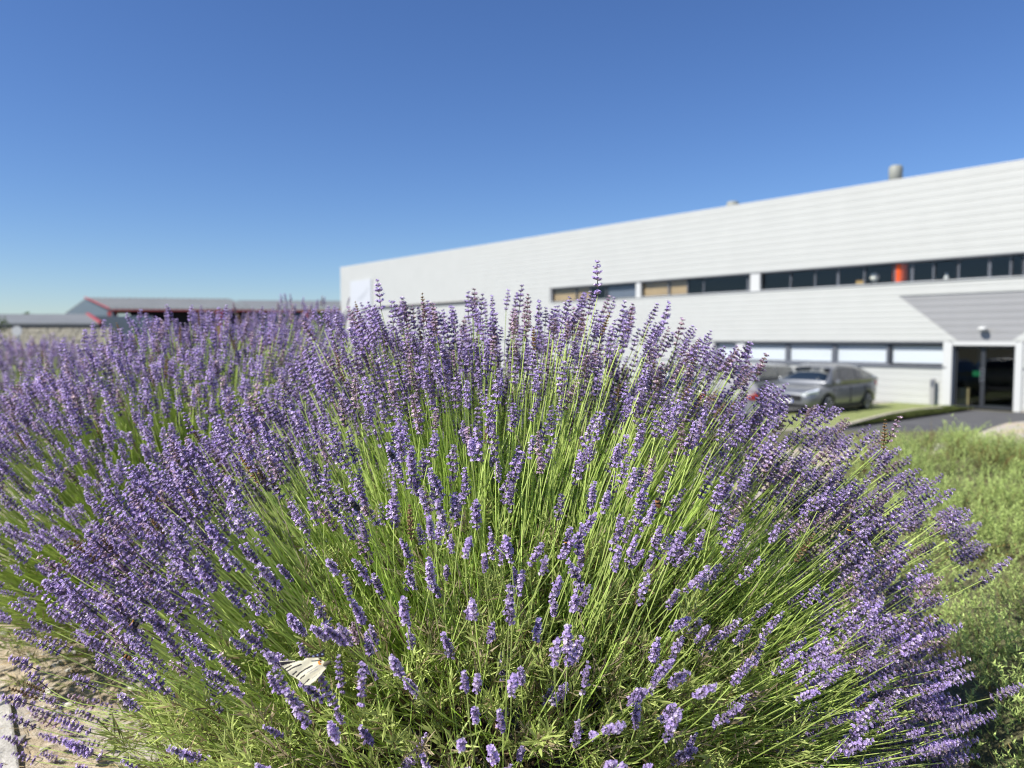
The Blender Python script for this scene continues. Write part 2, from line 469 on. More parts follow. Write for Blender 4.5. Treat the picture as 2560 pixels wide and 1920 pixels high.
for a_, b_ in ((TD0 + 0.093, TM - 0.073), (TM + 0.073, TD1 - 0.093)):
    fbox("pane", a_, b_, -0.195, -0.185, 0.123, ZD - 0.096, M_GLASSD, dr)
for s_ in (-1, 1):
    h_ = MB(); h_.tube([(TM + s_ * 0.05, -0.12, 0.9), (TM + s_ * 0.05, -0.12, 1.4)], 0.014); h_.build("handle", mat("steel", (0.5, 0.5, 0.5), 0.3, 0.9), dr)

def lathe(name, prof, m, parent=None, loc=(0, 0, 0), seg=20):
    b_ = MB(); rings = []
    for r_, z_ in prof: rings.append([(max(r_, 1e-4) * math.cos(2 * math.pi * k / seg), max(r_, 1e-4) * math.sin(2 * math.pi * k / seg), z_) for k in range(seg)])
    b_.loft(rings); return b_.build(name, m, parent, loc, smooth=True)
tl_, zl_ = W(2460, 826)
lamp = empty("wall_lamp", wallpt(tl_, 0, zl_), WROT, "small white round lamp fixed on the grey cladding above the glass door", "lamp")
lathe("lamp_shade", [(0.02, -0.03), (0.10, -0.02), (0.15, 0.03), (0.13, 0.09), (0.05, 0.12), (0.0, 0.125)], M_WHITE2, lamp, (0, 0.13, 0))
b_ = MB(); b_.box(-0.03, 0.03, -0.034, 0.05, 0.0, 0.06); b_.build("bracket", M_WHITE2, lamp)

# cardboard box inside the door
tb_, zb_ = W(2408, 1000, -0.9)
cb = empty("cardboard_box", wallpt(tb_, -0.9, 0.033), WROT + 0.15, "tan cardboard box standing inside behind the glass door", "box")
b_ = MB(); b_.box(-0.2, 0.2, -0.18, 0.18, 0, 0.62); b_.build("carton", mat("cardboard", (0.48, 0.33, 0.15), 0.8, noise_amt=0.1), cb, bevel=0.005)
b_ = MB(); b_.box(-0.03, 0.03, -0.182, 0.183, 0.3, 0.624); b_.build("tape", mat("tape", (0.5, 0.4, 0.25), 0.4), cb)
# green exit sign inside
te_, ze_ = W(2445, 934, -1.2)
es = empty("exit_sign", wallpt(te_, -1.2, ze_), WROT, "small green exit sign glowing behind the glass door", "sign")
em = bpy.data.materials.new("green_sign_light"); em.use_nodes = True
em.node_tree.nodes["Principled BSDF"].inputs["Base Color"].default_value = (0.02, 0.3, 0.1, 1)
em.node_tree.nodes["Principled BSDF"].inputs["Emission Color"].default_value = (0.08, 0.75, 0.25, 1)
em.node_tree.nodes["Principled BSDF"].inputs["Emission Strength"].default_value = 0.12
b_ = MB(); b_.box(-0.16, 0.16, -0.03, 0.03, -0.09, 0.09); b_.build("sign_panel", em, es)
b_ = MB(); b_.box(-0.02, 0.02, -0.02, 0.02, 0.093, ZD + 0.45 - ze_ + 0.6); b_.build("hanger", M_GREYF, es)
# intercom post on the wall
ti_, zi0 = W(2336, 1004); _, zi1 = W(2336, 946)
ip = empty("letter_box_post", wallpt(ti_, 0.18, 0.0), WROT, "slim grey post standing on the grass edge between the cars and the door", "post")
b_ = MB(); b_.box(-0.075, 0.075, -0.05, 0.05, 0.0, zi1); b_.build("column", mat("post_grey", (0.27, 0.27, 0.27), 0.5), ip, bevel=0.008)
b_ = MB(); b_.box(-0.055, 0.055, 0.053, 0.06, zi1 - 0.28, zi1 - 0.06); b_.build("front_plate", M_GREYF, ip)

# windows: upper ribbon
def window(t0, t1, z0, z1, fm, blind=None, yb=-0.2, fr=0.035, blind_frac=1.0):
    f = MB(); y0, y1 = yb - 0.03, yb + 0.03
    f.box(t0, t0 + fr, y0, y1, z0, z1); f.box(t1 - fr, t1, y0, y1, z0, z1)
    f.box(t0 + fr, t1 - fr, y0, y1, z0, z0 + fr); f.box(t0 + fr, t1 - fr, y0, y1, z1 - fr, z1)
    w = f.build("window", fm, bld)
    fbox("pane", t0 + fr, t1 - fr, yb - 0.006, yb + 0.004, z0 + fr, z1 - fr, M_GLASS, w)
    if blind: fbox("blind", t0 + fr * 0.5, t1 - fr * 0.5, yb - 0.075, yb - 0.06, z0 + fr * 0.5 + (1 - blind_frac) * (z1 - z0), z1 - 0.01, blind, w)
    return w
cuts = [1376, 1441, 1476, 1516, 1594, 1671, 1718, 1757, 1868, 1975, 2034, 2092, 2158, 2232, 2276, 2330, 2390, 2468, 2522, 2552]
bl = {0: M_TAN, 1: M_TAN, 3: M_BLUEB, 4: M_TAN, 5: M_TAN}
ts_ = [TS] + [WT(c, -.19) for c in cuts[1:]]
while ts_[-1] > TB + 1.6: ts_.append(ts_[-1] - 1.25)
for i in range(len(ts_) - 1):
    window(ts_[i + 1] + 0.004, ts_[i] - 0.004, ZSB + 0.036, ZST - 0.043, M_GREYF if i % 3 else M_DARKF, bl.get(i), fr=0.04)

# pillars inside the ribbon
wp0, wp1 = WT(1897), WT(1873)
fbox("ribbon_pillar", wp0, wp1, -0.165, 0.005, ZSB + 0.034, ZST - 0.041, M_WHITE2)
fbox("ribbon_pillar", WT(1600), WT(1588), -0.165, -0.01, ZSB + 0.034, ZST - 0.041, M_WHITE2)
# things seen behind the upper ribbon
def inside_thing(name, px, zbase, label, cat, yy=-0.55):
    t_, _ = W(px, 640, yy); return empty(name, wallpt(t_, yy, zbase), WROT, label, cat)
oc = inside_thing("orange_column", 2252, 3.203, "bright orange round column behind the upper window ribbon", "column", -0.42)
lathe("shaft", [(0.25, 0), (0.25, ZR - 3.35)], M_ORANGE, oc)
lathe("collar", [(0.23, 0.0), (0.23, 0.08)], M_DARKF, oc)
gl = inside_thing("globe_lamp", 2188, ZSB, "white globe lamp on the sill of the upper window ribbon, beside the orange column", "lamp", -0.5)
sh = MB(); sh.box(TB + 2, WT(1500), -0.75, -0.31, ZSB - 0.02, ZSB - 0.004); sh.build("inner_sill", M_GREYF, bld)
lathe("lamp_foot", [(0.09, 0.0), (0.08, 0.02), (0.03, 0.05), (0.03, 0.16)], M_WHITE2, gl)
lathe("globe", [(0.0, 0.14), (0.11, 0.19), (0.17, 0.30), (0.15, 0.41), (0.07, 0.48), (0.0, 0.49)], mat("warm_white", (0.78, 0.76, 0.66), 0.5), gl)
bx_ = inside_thing("file_box", 2156, ZSB, "small brown box on the upper window sill, next to the globe lamp", "box", -0.5)
b_ = MB(); b_.box(-0.17, 0.17, -0.1, 0.1, 0, 0.2); b_.build("carton", mat("brown_card", (0.38, 0.25, 0.08), 0.8), bx_, bevel=0.005)
b_ = MB(); b_.box(-0.18, 0.18, -0.11, 0.11, 0.203, 0.23); b_.build("lid", mat("brown_card2", (0.3, 0.18, 0.06), 0.8), bx_)
vs = inside_thing("white_vase", 2368, ZSB, "small white vase on the upper window sill, above the grey cladding", "vase", -0.5)
lathe("body", [(0.05, 0), (0.09, 0.08), (0.08, 0.18), (0.04, 0.25), (0.05, 0.3)], M_WHITE2, vs)
lathe("rim", [(0.055, 0.301), (0.058, 0.315), (0.04, 0.318)], M_WHITE2, vs)

# lower windows with white roller blinds
lw = [2366, 2223, 2086, 1969, 1862]
lt = [WT(c, -.1) for c in lw]; lt[0] = TWR
for i in range(4):
    window(lt[i] + 0.01, lt[i + 1] - 0.01, ZLB + 0.003, ZLT - 0.003, M_DARKF if i == 0 else M_GREYF, M_BLIND, yb=-0.14, fr=0.09)
fbox("window_pillar", WT(1862) + 0.003, WT(1840) - 0.003, -0.2, -0.01, ZLB + 0.003, ZLT - 0.003, M_WHITE2)
window(WT(1840) + 0.003, TWL - 0.003, ZLB + 0.003, ZLT - 0.003, M_GREYF, M_BLIND, yb=-0.14, fr=0.06)

# pale sign board with a faint grey swoosh at the far end
a0, z1_ = W(877, 704); a1, z0_ = W(930, 772)
sb = empty("sign_board", wallpt((a0 + a1) / 2, 0.0, (z0_ + z1_) / 2), WROT, "square white sign board with a faint grey swoosh at the far end of the facade", "sign")
hw = abs(a0 - a1) / 2; hh = abs(z1_ - z0_) / 2
b_ = MB(); b_.box(-hw, hw, 0.004, 0.06, -hh, hh); b_.build("board", mat("sign_white", (0.47, 0.49, 0.52), 0.5), sb)
sw = []
for i in range(13):
    u = i / 12; x_ = hw * (0.35 - 1.15 * u); z_ = -hh * 0.3 + hh * 0.75 * u ** 1.7; sw.append((x_, z_, 0.14 * math.sin(math.pi * min(1, u + 0.02)) * hh + 0.004))
b_ = MB()
top = [(x, 0.064, z + w_) for x, z, w_ in sw]; bot = [(x, 0.064, z - w_) for x, z, w_ in sw][::-1]
b_.prism(top + bot, (0, 0.006, 0)); b_.build("swoosh", mat("sign_grey", (0.40, 0.42, 0.45), 0.5), sb)
# thin dark ledge and a seam pipe
l0, zl0 = W(942, 767); l1, _ = W(1200, 751)
fbox("ledge", l1, l0, 0.003, 0.16, zl0 - 0.06, zl0, mat("ledge_brown", (0.13, 0.11, 0.09), 0.6))
tp = WT(1048)
b_ = MB(); b_.tube([(tp, 0.06, 0.02), (tp, 0.06, zl0 - 0.062)], 0.05); b_.build("downpipe", mat("pipe_grey", (0.35, 0.36, 0.36), 0.5), bld)

# rooftop vents
def vent(px, py, yin, w, h, label):
    d = ray(px / 2.5, py / 2.5); k = ((P0 + WN * yin) - Vector((0, 0, CAM_Z))).dot(WN) / d.dot(WN)
    p = Vector((0, 0, CAM_Z)) + d * k
    v = empty("roof_vent", (p.x, p.y, ZR), WROT, label, "vent", "vents on the flat roof")
    H = p.z - ZR
    b_ = MB(); b_.box(-w * 0.3, w * 0.3, -w * 0.3, w * 0.3, 0, H * 0.45); b_.build("duct", mat("galvanised", (0.25, 0.27, 0.25), 0.5, 0.4), v)
    lathe("cowl", [(w * 0.3, H * 0.43), (w * 0.5, H * 0.5), (w * 0.52, H * 0.9), (w * 0.4, H * 0.97), (0, H)], mat("cowl_grey", (0.24, 0.25, 0.22), 0.6), v)
    b_ = MB()
    for k_ in range(4): b_.tube([(0.26 * w * math.cos(k_ * 1.57), 0.26 * w * math.sin(k_ * 1.57), H * 0.4), (0.26 * w * math.cos(k_ * 1.57), 0.26 * w * math.sin(k_ * 1.57), H * 0.55)], 0.015)
    b_.build("bracket", M_GREYF, v)
vent(2240, 412, -3.0, 0.50, 1, "tall grey-green cowled vent on the roof above the grey cladding")
vent(1832, 503, -3.0, 0.55, 1, "low small vent just showing over the roof edge")

# ---- grass strip, kerb, in front of the facade
def bez(p0, p1, p2, n): return [((1 - t) ** 2) * Vector(p0) + 2 * t * (1 - t) * Vector(p1) + t * t * Vector(p2) for t in [i / n for i in range(n + 1)]]
def G(px, py, z=0.0):
    d = ray(px / 2.5, py / 2.5); k = (z - CAM_Z) / d.z
    return Vector((0, 0, CAM_Z)) + d * k
kp = [G(1950, 1083), G(2020, 1082), G(2090, 1076), G(2155, 1058), G(2220, 1041), G(2290, 1029), G(2370, 1023)]
kerbline = []
for i in range(len(kp) - 1):
    for k in range(5): kerbline.append(kp[i].lerp(kp[i + 1], k / 5))
kerbline.append(kp[-1])
kerbline = [kp[0] + (kp[0] - kp[1]).normalized() * 4] + kerbline
kerb = empty("kerb", kp[3], 0); tag(kerb, kind="structure")
M_KERB = mat("kerb_stone", (0.40, 0.36, 0.30), 0.9, noise_amt=0.2, noise_scale=6, bump=0.3)
prev = kerbline[0]; acc = [prev]
# resample to 0.5 m stones
dist = 0; pts = [kerbline[0]]
for a_, b_ in zip(kerbline, kerbline[1:]):
    L = (b_ - a_).length
    n_ = max(1, int(round(L / 0.5)))
    for k in range(1, n_ + 1): pts.append(a_.lerp(b_, k / n_))
pts2 = [pts[0]]
for p in pts[1:]:
    if (p - pts2[-1]).length > 0.45: pts2.append(p)
for a_, b_ in zip(pts2, pts2[1:]):
    dv = (b_ - a_); L = dv.length; m_ = (a_ + b_) / 2
    s_ = MB(); s_.box(-L / 2 + 0.008, L / 2 - 0.008, -0.07, 0.07, -0.02, 0.10)
    o = s_.build("kerb_stone", M_KERB, kerb, bevel=0.012)
    o.location = m_ - kp[3]; o.rotation_euler = (0, 0, math.atan2(dv.y, dv.x))
gr = MB()
kerb_in = [p for p in pts2]
far = [wallpt((p - P0).dot(WD), 0.015, 0) for p in kerb_in]
for i in range(len(kerb_in) - 1):
    a_, b_, c_, d_ = kerb_in[i], kerb_in[i + 1], far[i + 1], far[i]
    for k in range(4):
        u0, u1 = k / 4, (k + 1) / 4
        q = [a_.lerp(d_, u0), b_.lerp(c_, u0), b_.lerp(c_, u1), a_.lerp(d_, u1)]
        gr.poly([(p.x, p.y, 0.07) for p in q])
tag(gr.build("lawn_strip", mat("lawn", (0.17, 0.21, 0.06), 0.95, col2=(0.24, 0.26, 0.10), noise_scale=1.2)), kind="structure")
# blades on it
n = 9000; pos = []
for _ in range(n):
    i = R.randrange(len(kerb_in) - 1); u, v = R.random(), R.random() * 0.98 + 0.01
    p = kerb_in[i].lerp(kerb_in[i + 1], u).lerp(far[i].lerp(far[i + 1], u), v); pos.append((p.x, p.y, 0.068))
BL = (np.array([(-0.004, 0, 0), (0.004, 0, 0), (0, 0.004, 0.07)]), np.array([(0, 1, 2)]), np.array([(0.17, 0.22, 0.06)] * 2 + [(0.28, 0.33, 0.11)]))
ax = NR.normal(0, 0.35, (n, 3)); ax[:, 2] = 1
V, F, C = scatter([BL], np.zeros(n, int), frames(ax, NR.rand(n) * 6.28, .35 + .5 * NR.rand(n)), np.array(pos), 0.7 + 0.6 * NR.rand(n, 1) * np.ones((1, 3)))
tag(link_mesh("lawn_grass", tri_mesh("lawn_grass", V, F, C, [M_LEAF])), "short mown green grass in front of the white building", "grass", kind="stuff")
# painted line of the car park
pl = MB(); q0, q1 = G(1700, 1104), G(2060, 1100)
pl.poly([(q0.x, q0.y, 0.004), (q1.x, q1.y, 0.004), (q1.x, q1.y + 0.13, 0.004), (q0.x, q0.y + 0.13, 0.004)])
tag(pl.build("road_marking", mat("worn_white_paint", (0.45, 0.45, 0.43), 0.8, noise_amt=0.3, noise_scale=4)), kind="structure")

# ================================================================== CARS
M_TYRE = mat("tyre", (0.02, 0.02, 0.02), 0.85)
M_RIM = mat("alloy", (0.45, 0.46, 0.48), 0.3, 0.9)
M_BLACK = mat("black_plastic", (0.012, 0.012, 0.014), 0.5)
M_CGLASS = mat("car_glass", (0.012, 0.018, 0.022), 0.04, 0.0, 0.9, coat=1.0)
M_LENS = mat("headlight_lens", (0.70, 0.75, 0.82), 0.08, 0.2, coat=1.0)
M_TAIL = mat("tail_lens", (0.62, 0.03, 0.03), 0.15, 0.0, coat=1.0)
M_PLATE = mat("number_plate_white", (0.75, 0.75, 0.74), 0.5)
M_PBLUE = mat("plate_blue", (0.02, 0.05, 0.35), 0.5)

def make_car(name, label, paint, L=4.50, Wd=1.84, H=1.56, loc=(0, 0, 0), heading=0.0, coupe=True):
    """local +x is the nose"""
    t = empty(name, loc, heading, label, "car", "cars parked in front of the white building")
    hL = L / 2
    # stations: x, half width, bottom, belt/hood height, tumble
    st = [(-hL, 0.66, 0.48, 0.86, .5), (-hL + .05, 0.78, 0.34, 0.98, .5), (-hL + .25, 0.88, 0.24, 1.04, .5), (-hL + .7, 0.915, 0.22, 1.05, .5),
          (-1.0, 0.92, 0.20, 1.02, .5), (0.0, 0.92, 0.19, 0.99, .5), (0.75, 0.92, 0.20, 0.99, .5), (1.15, 0.915, 0.21, 0.985, .5), (hL - .55, 0.885, 0.22, 0.90, .5),
          (hL - .22, 0.82, 0.24, 0.82, .5), (hL - .06, 0.72, 0.28, 0.73, .5), (hL, 0.60, 0.36, 0.62, .5)]
    ws = Wd / 1.84; rings = []
    for x, w, zb, zt, _ in st:
        w *= ws; hgt = zt - zb
        prof = [(0, zb), (w * .80, zb), (w * .95, zb + hgt * .12), (w * .99, zb + hgt * .38), (w, zb + hgt * .58), (w * .975, zb + hgt * .80), (w * .90, zb + hgt * .94), (w * .74, zt), (w * .38, zt + .022), (0, zt + .03)]
        ring = [(x, y, z) for y, z in prof] + [(x, -y, z) for y, z in prof[-2:0:-1]]
        rings.append(ring)
    b = MB(); b.loft(rings)
    body = b.build("body", paint, t, smooth=True)
    sub = body.modifiers.new("s", 'SUBSURF'); sub.levels = 2; sub.render_levels = 2
    wheels = [(hL - .92, 1), (hL - .92, -1), (-hL + .88, 1), (-hL + .88, -1)]
    cutters = []
    for wx, s in wheels:
        c = MB(); c.tube([(wx, s * (Wd / 2 + .12), .34), (wx, s * (Wd / 2 - .28), .34)], .385, seg=28)
        co = c.build("cutter", M_BLACK, t); cutters.append(co)
        m = body.modifiers.new("b", 'BOOLEAN'); m.object = co; m.operation = 'DIFFERENCE'; m.solver = 'EXACT'
    dg = bpy.context.evaluated_depsgraph_get()
    nm = bpy.data.meshes.new_from_object(body.evaluated_get(dg))
    body.modifiers.clear(); body.data = nm
    for p in nm.polygons: p.use_smooth = True
    for c in cutters: bpy.data.objects.remove(c)
    # greenhouse
    if coupe: gs = [(-hL + .16, .62, 1.06, 1.10), (-hL + .5, .68, 1.03, 1.27), (-1.15, .72, 1.0, 1.46), (-.6, .74, .99, H - .02), (0., .74, .99, H), (.35, .735, .99, H - .02), (.62, .72, .99, 1.44), (1.25, .70, .98, 1.03)]
    else: gs = [(-hL + .14, .66, 1.0, 1.06), (-hL + .34, .70, 1.0, 1.40), (-hL + .6, .72, 1.0, H - .05), (-.6, .74, .99, H), (0., .74, .99, H), (.25, .735, .99, H - .03), (.5, .72, .99, 1.42), (1.15, .70, .98, 1.03)]
    rg = []; rw = []
    for x, w, zb, zt in gs:
        w *= ws; wb = .86 * ws; k = max(0.05, (zt - zb))
        wt_ = wb - (wb - w * .86) * min(1, k / .5)
        prof = [(0, zb - .05), (wb, zb - .05), (wb * .5 + wt_ * .5, zb + k * .5), (wt_, zb + k * .90), (wt_ * .88, zt - .008), (wt_ * .5, zt + .012), (0, zt + .016)]
        rg.append([(x, y, z) for y, z in prof] + [(x, -y, z) for y, z in prof[-2:0:-1]])
        rw.append((x, wb, wt_, zb, zt, k))
    c = MB(); c.loft(rg); cab = c.build("cabin", paint, t, smooth=True)
    # glass panels just proud of the cabin
    def sidept(i0, i1, u, v, s):
        def P(i):
            x, wb, wt_, zb, zt, k = rw[i]
            return Vector((x, s * ((wb * (1 - v) + wt_ * v) + .012), zb + .02 + (k * .86) * v))
        return P(i0).lerp(P(i1), u)
    n_ = len(rw)
    for s in (1, -1):
        groups = [(1, 3), (3, 5), (5, 7)] if n_ == 8 else [(1, 3), (3, 5)]
        for gi, (i0, i1) in enumerate(groups):
            q = MB(); lo, hi = [], []
            for i in range(i0, i1 + 1):
                u_in = 0
                lo.append(sidept(i, i, 0, .12, s)); hi.append(sidept(i, i, 0, .92, s))
            lo[0] = lo[0].lerp(lo[1], .05); hi[0] = hi[0].lerp(hi[1], .05)
            lo[-1] = lo[-1].lerp(lo[-2], .05); hi[-1] = hi[-1].lerp(hi[-2], .05)
            if i1 == 7: lo[-1] = lo[-1].lerp(lo[-2], .35); hi[-1] = lo[-1] + Vector((-.03, 0, .02))
            pts_ = lo + hi[::-1]
            q.prism(pts_, (0, s * .006, 0)); q.build("side_window", M_CGLASS, t)
    def screen(name, i0, i1, f0, f1, m):
        x0, wb0, wt0, zb0, zt0, k0 = rw[i0]; x1, wb1, wt1, zb1, zt1, k1 = rw[i1]
        q = MB(); rws = []
        for u in (f0, (f0 + f1) / 2, f1):
            x = x0 + (x1 - x0) * u; z = zt0 + (zt1 - zt0) * u; w = (wt0 + (wt1 - wt0) * u) * .93
            rws.append([(x, -w, z - .005), (x, -w * .5, z + .022), (x, 0, z + .03), (x, w * .5, z + .022), (x, w, z - .005)])
        q.loft(rws, cap=False, closed=False)
        o = q.build(name, m, t, smooth=True); sm = o.modifiers.new("t", 'SOLIDIFY'); sm.thickness = .008
        return o
    screen("windscreen", 6, 7, .02, .93, M_CGLASS)
    screen("rear_window", 1, 2, .05, .9, M_CGLASS)
    # face
    def front_box(name, y0, y1, z0, z1, x0, x1, m, bev=.012):
        q = MB(); q.box(x0, x1, y0, y1, z0, z1); return q.build(name, m, t, bevel=bev)
    front_box("grille", -.50, .50, .50, .66, hL - .05, hL + .018, M_BLACK)
    front_box("lower_intake", -.62, .62, .27, .40, hL - .12, hL + .004, M_BLACK)
    p_ = front_box("number_plate", -.26, .26, .42, .53, hL + .003, hL + .03, M_PLATE, .003)
    q = MB(); q.box(hL + .0305, hL + .033, .215, .255, .425, .525); q.build("plate_band", M_PBLUE, p_)
    for s in (1, -1):
        q = MB(); q.loft([[(hL - .04, s * .50, .60), (hL - .005, s * .50, .70), (hL - .10, s * .50, .73)], [(hL - .12, s * .70, .62), (hL - .06, s * .71, .74), (hL - .2, s * .70, .79)], [(hL - .42, s * .86, .70), (hL - .38, s * .865, .80), (hL - .5, s * .82, .86)]])
        q.build("headlight", M_LENS, t, smooth=False)
        q = MB(); q.loft([[(-hL - .012, s * .42, .84), (-hL - .012, s * .42, .94), (-hL + .12, s * .42, .94), (-hL + .12, s * .42, .84)], [(-hL + .03, s * .76, .80), (-hL + .03, s * .76, .98), (-hL + .16, s * .74, .98), (-hL + .16, s * .74, .80)], [(-hL + .09, s * .80 * ws, .82), (-hL + .09, s * .80 * ws, .98), (-hL + .18, s * .76, .98), (-hL + .18, s * .76, .82)]])
        q.build("tail_light", M_TAIL, t)
        q = MB(); q.loft([[(.78, s * .88 * ws, 1.0), (.86, s * .88 * ws, 1.0), (.86, s * .88 * ws, 1.06), (.78, s * .88 * ws, 1.06)], [(.76, s * 1.04 * ws, .99), (.88, s * 1.03 * ws, .99), (.87, s * 1.03 * ws, 1.12), (.76, s * 1.04 * ws, 1.12)]])
        q.build("wing_mirror", paint, t, bevel=.01)
        q = MB(); q.box(-hL + 1.3, hL - 1.33, s * (Wd / 2 - .03), s * (Wd / 2 + .004), .20, .30); q.build("sill", M_BLACK, t)
        for dx in (-.55, .45):
            q = MB(); q.box(dx, dx + .16, s * (Wd / 2 - .01), s * (Wd / 2 + .02), .83, .855); q.build("door_handle", paint, t)
        for dx in (-1.05, -.1, .92):
            q = MB(); q.box(dx - .006, dx + .006, s * (Wd / 2 - .02), s * (Wd / 2 + .0025), .32, .86); q.build("door_seam", M_BLACK, t)
    front_box("rear_bumper", -.70, .70, .30, .46, -hL - .02, -hL + .12, M_BLACK)
    front_box("number_plate", -.26, .26, .62, .73, -hL - .022, -hL + .02, M_PLATE, .003)
    for wx, s in wheels:
        y0 = s * (Wd / 2 - .01)
        w_ = MB(); w_.tube([(wx, y0 - s * .22, .34), (wx, y0 - s * .20, .34), (wx, y0 - s * .03, .34), (wx, y0, .34)], [.30, .34, .34, .30], seg=28)
        wo = w_.build("wheel", M_TYRE, t, smooth=False)
        r_ = MB(); r_.tube([(wx, y0 + s * .001, .34), (wx, y0 + s * .010, .34)], [.235, .225], seg=24)
        for k in range(5):
            a_ = k * 2 * math.pi / 5 + .3
            r_.tube([(wx + .04 * math.cos(a_), y0 + s * .016, .34 + .04 * math.sin(a_)), (wx + .225 * math.cos(a_), y0 + s * .014, .34 + .225 * math.sin(a_))], .022, seg=6)
        r_.build("rim", M_RIM, wo)
        d_ = MB(); d_.tube([(wx, y0 + s * .0105, .34), (wx, y0 + s * .0125, .34)], .19, seg=24); d_.build("brake_disc", M_BLACK, wo)
    return t
HN = math.atan2(WN.y, WN.x)
P_GREY = mat("grey_metallic_paint", (0.185, 0.195, 0.21), 0.34, 0.45, 0.5, coat=0.8)
P_SILV = mat("silver_paint", (0.36, 0.375, 0.38), 0.36, 0.4, 0.5, coat=0.8)
P_WARM = mat("pale_silver_paint", (0.52, 0.50, 0.47), 0.4, 0.2, 0.5, coat=0.8)
P_WHT = mat("white_paint", (0.78, 0.79, 0.80), 0.35, 0.0, 0.5, coat=0.8)
c1 = G(2054, 1029, 0.0)
make_car("parked_car", "grey coupe-roofed crossover parked nose out, nearest the glass door", P_GREY, L=4.3, loc=(c1.x, c1.y, 0), heading=HN, coupe=True)
c2 = c1 + WD * 2.75 + WN * 0.1
make_car("parked_car", "silver hatchback parked behind the grey crossover, nose out, half hidden by flowers", P_SILV, L=4.2, H=1.5, loc=(c2.x, c2.y, 0), heading=HN, coupe=False)
c4 = c1 + WD * 5.6
make_car("parked_car", "white car almost wholly hidden behind the flower spikes", P_WHT, L=4.2, H=1.5, loc=(c4.x, c4.y, 0), heading=HN, coupe=False)
c3 = at_depth(735, 388, 19.6)
make_car("parked_car", "pale silver hatchback seen from behind with one red tail light showing", P_WARM, L=4.1, H=1.48, loc=(c3.x - 0.55, c3.y + 1.6, 0), heading=math.pi / 2 + 0.18, coupe=False)

# ================================================================== FAR LEFT: sheds, wall, hedge, trees
def P2(px, py, Y): return at_depth(px / 2.5, py / 2.5, Y)
shed = empty("farm_shed", (0, 0, 0), 0, "long grey-roofed open shed with red posts and red gable trim, beyond the lavender", "shed")
C_ = P2(281, 772, 62); Rr = P2(1000, 774, 64); Lf = P2(163, 784, 72); Ap = P2(216, 744, 67); Rg = P2(575, 747, 69); Rg2 = P2(1000, 750, 70.5)
ze = C_.z
C_ = Vector((C_.x, C_.y, ze)); Rr.z = ze; Lf.z = ze
Bk = Rr + (Lf - C_)
dF = (Rr - C_).normalized(); nF = Vector((dF.y, -dF.x, 0))
def quad_slab(b_, q, th): b_.prism([Vector(p) for p in q], (0, 0, -th))
Mid = C_.lerp(Rr, 0.49)
Rg = Vector((Rg.x, Rg.y, Ap.z)); Rg2.z = Ap.z - 0.12
b_ = MB(); quad_slab(b_, [C_ + nF * .3, Mid + nF * .3, Rg, Ap], .08); quad_slab(b_, [Ap, Rg, Mid + (Lf - C_), Lf], .08)
roofa = b_.build("roof", M_SHEDR, shed)
Apb = Rg + dF * 0.6 - Vector((0, 0, 0.12))
b_ = MB(); quad_slab(b_, [Mid + dF * .15 + nF * .3 - Vector((0, 0, .05)), Rr + nF * .3 - Vector((0, 0, .05)), Rg2, Apb], .08)
roofb = b_.build("roof", M_SHEDR, shed)
# ribs on the roofs
for (A0, A1, B0, B1, par) in ((C_ + nF * .3, Mid + nF * .3, Ap, Rg, roofa),):
    for i in range(1, 24):
        u = i / 24; r_ = MB(); r_.tube([A0.lerp(A1, u) + Vector((0, 0, .03)), B0.lerp(B1, u) + Vector((0, 0, .03))], .04, seg=4); r_.build("roof_rib", M_SHEDR, par)
b_ = MB(); b_.poly([(Lf.x, Lf.y, 0), (C_.x, C_.y, 0), (C_.x, C_.y, ze - .09), (Ap.x, Ap.y, Ap.z - .09), (Lf.x, Lf.y, ze - .09)])
o = b_.build("gable_wall", M_SHED, shed); s_ = o.modifiers.new("t", 'SOLIDIFY'); s_.thickness = .15; s_.offset = -1
b_ = MB(); b_.tube([C_ + nF * .32 + Vector((-.1, 0, 0)), Ap + Vector((-.1, -.1, .03))], .06, seg=4); b_.build("gable_trim", M_RED, shed)
b_ = MB(); b_.tube([C_ + nF * .36 - Vector((0, 0, .12)), Rr + nF * .36 - Vector((0, 0, .12))], .055, seg=4); b_.build("eave_trim", M_RED, shed)
for px, w_ in ((281, .33), (549, .22), (765, .2), (980, .2)):
    p = P2(px, 772, 62.4); b_ = MB(); b_.box(p.x - w_, p.x + w_, p.y - .15, p.y + .15, 0, ze - .2); b_.build("post", M_RED, shed)
p0 = C_ + dF * 0.9
for i, (u0, u1, m) in enumerate(((.50, .645, M_SHED), (.66, .80, M_SHED), (.82, .99, M_SHED))):
    a_, c_ = C_.lerp(Rr, u0), C_.lerp(Rr, u1)
    b_ = MB(); b_.prism([(a_.x, a_.y, 0), (c_.x, c_.y, 0), (c_.x, c_.y, ze - .3), (a_.x, a_.y, ze - .3)], (0, .12, 0)); b_.build("side_panel", m, shed)
b_ = MB(); q0_, q1_ = Lf + dF * .3, Bk
b_.prism([(C_.x + .1, C_.y + 2.6, 0), (Rr.x - .3, Rr.y + 2.6, 0), (Rr.x - .3, Rr.y + 2.6, ze + .40), (C_.x + .1, C_.y + 2.6, ze + .42)], (0, .2, 0)); b_.build("back_wall", M_ROOM, shed)  # near-black sheet close behind the posts, painted as the open bay's shade
b_ = MB(); b_.prism([(Rr.x, Rr.y, 0), (Bk.x, Bk.y, 0), (Bk.x, Bk.y, ze), (Rr.x, Rr.y, ze)], (-.2, 0, 0)); b_.build("end_wall", M_SHED, shed)

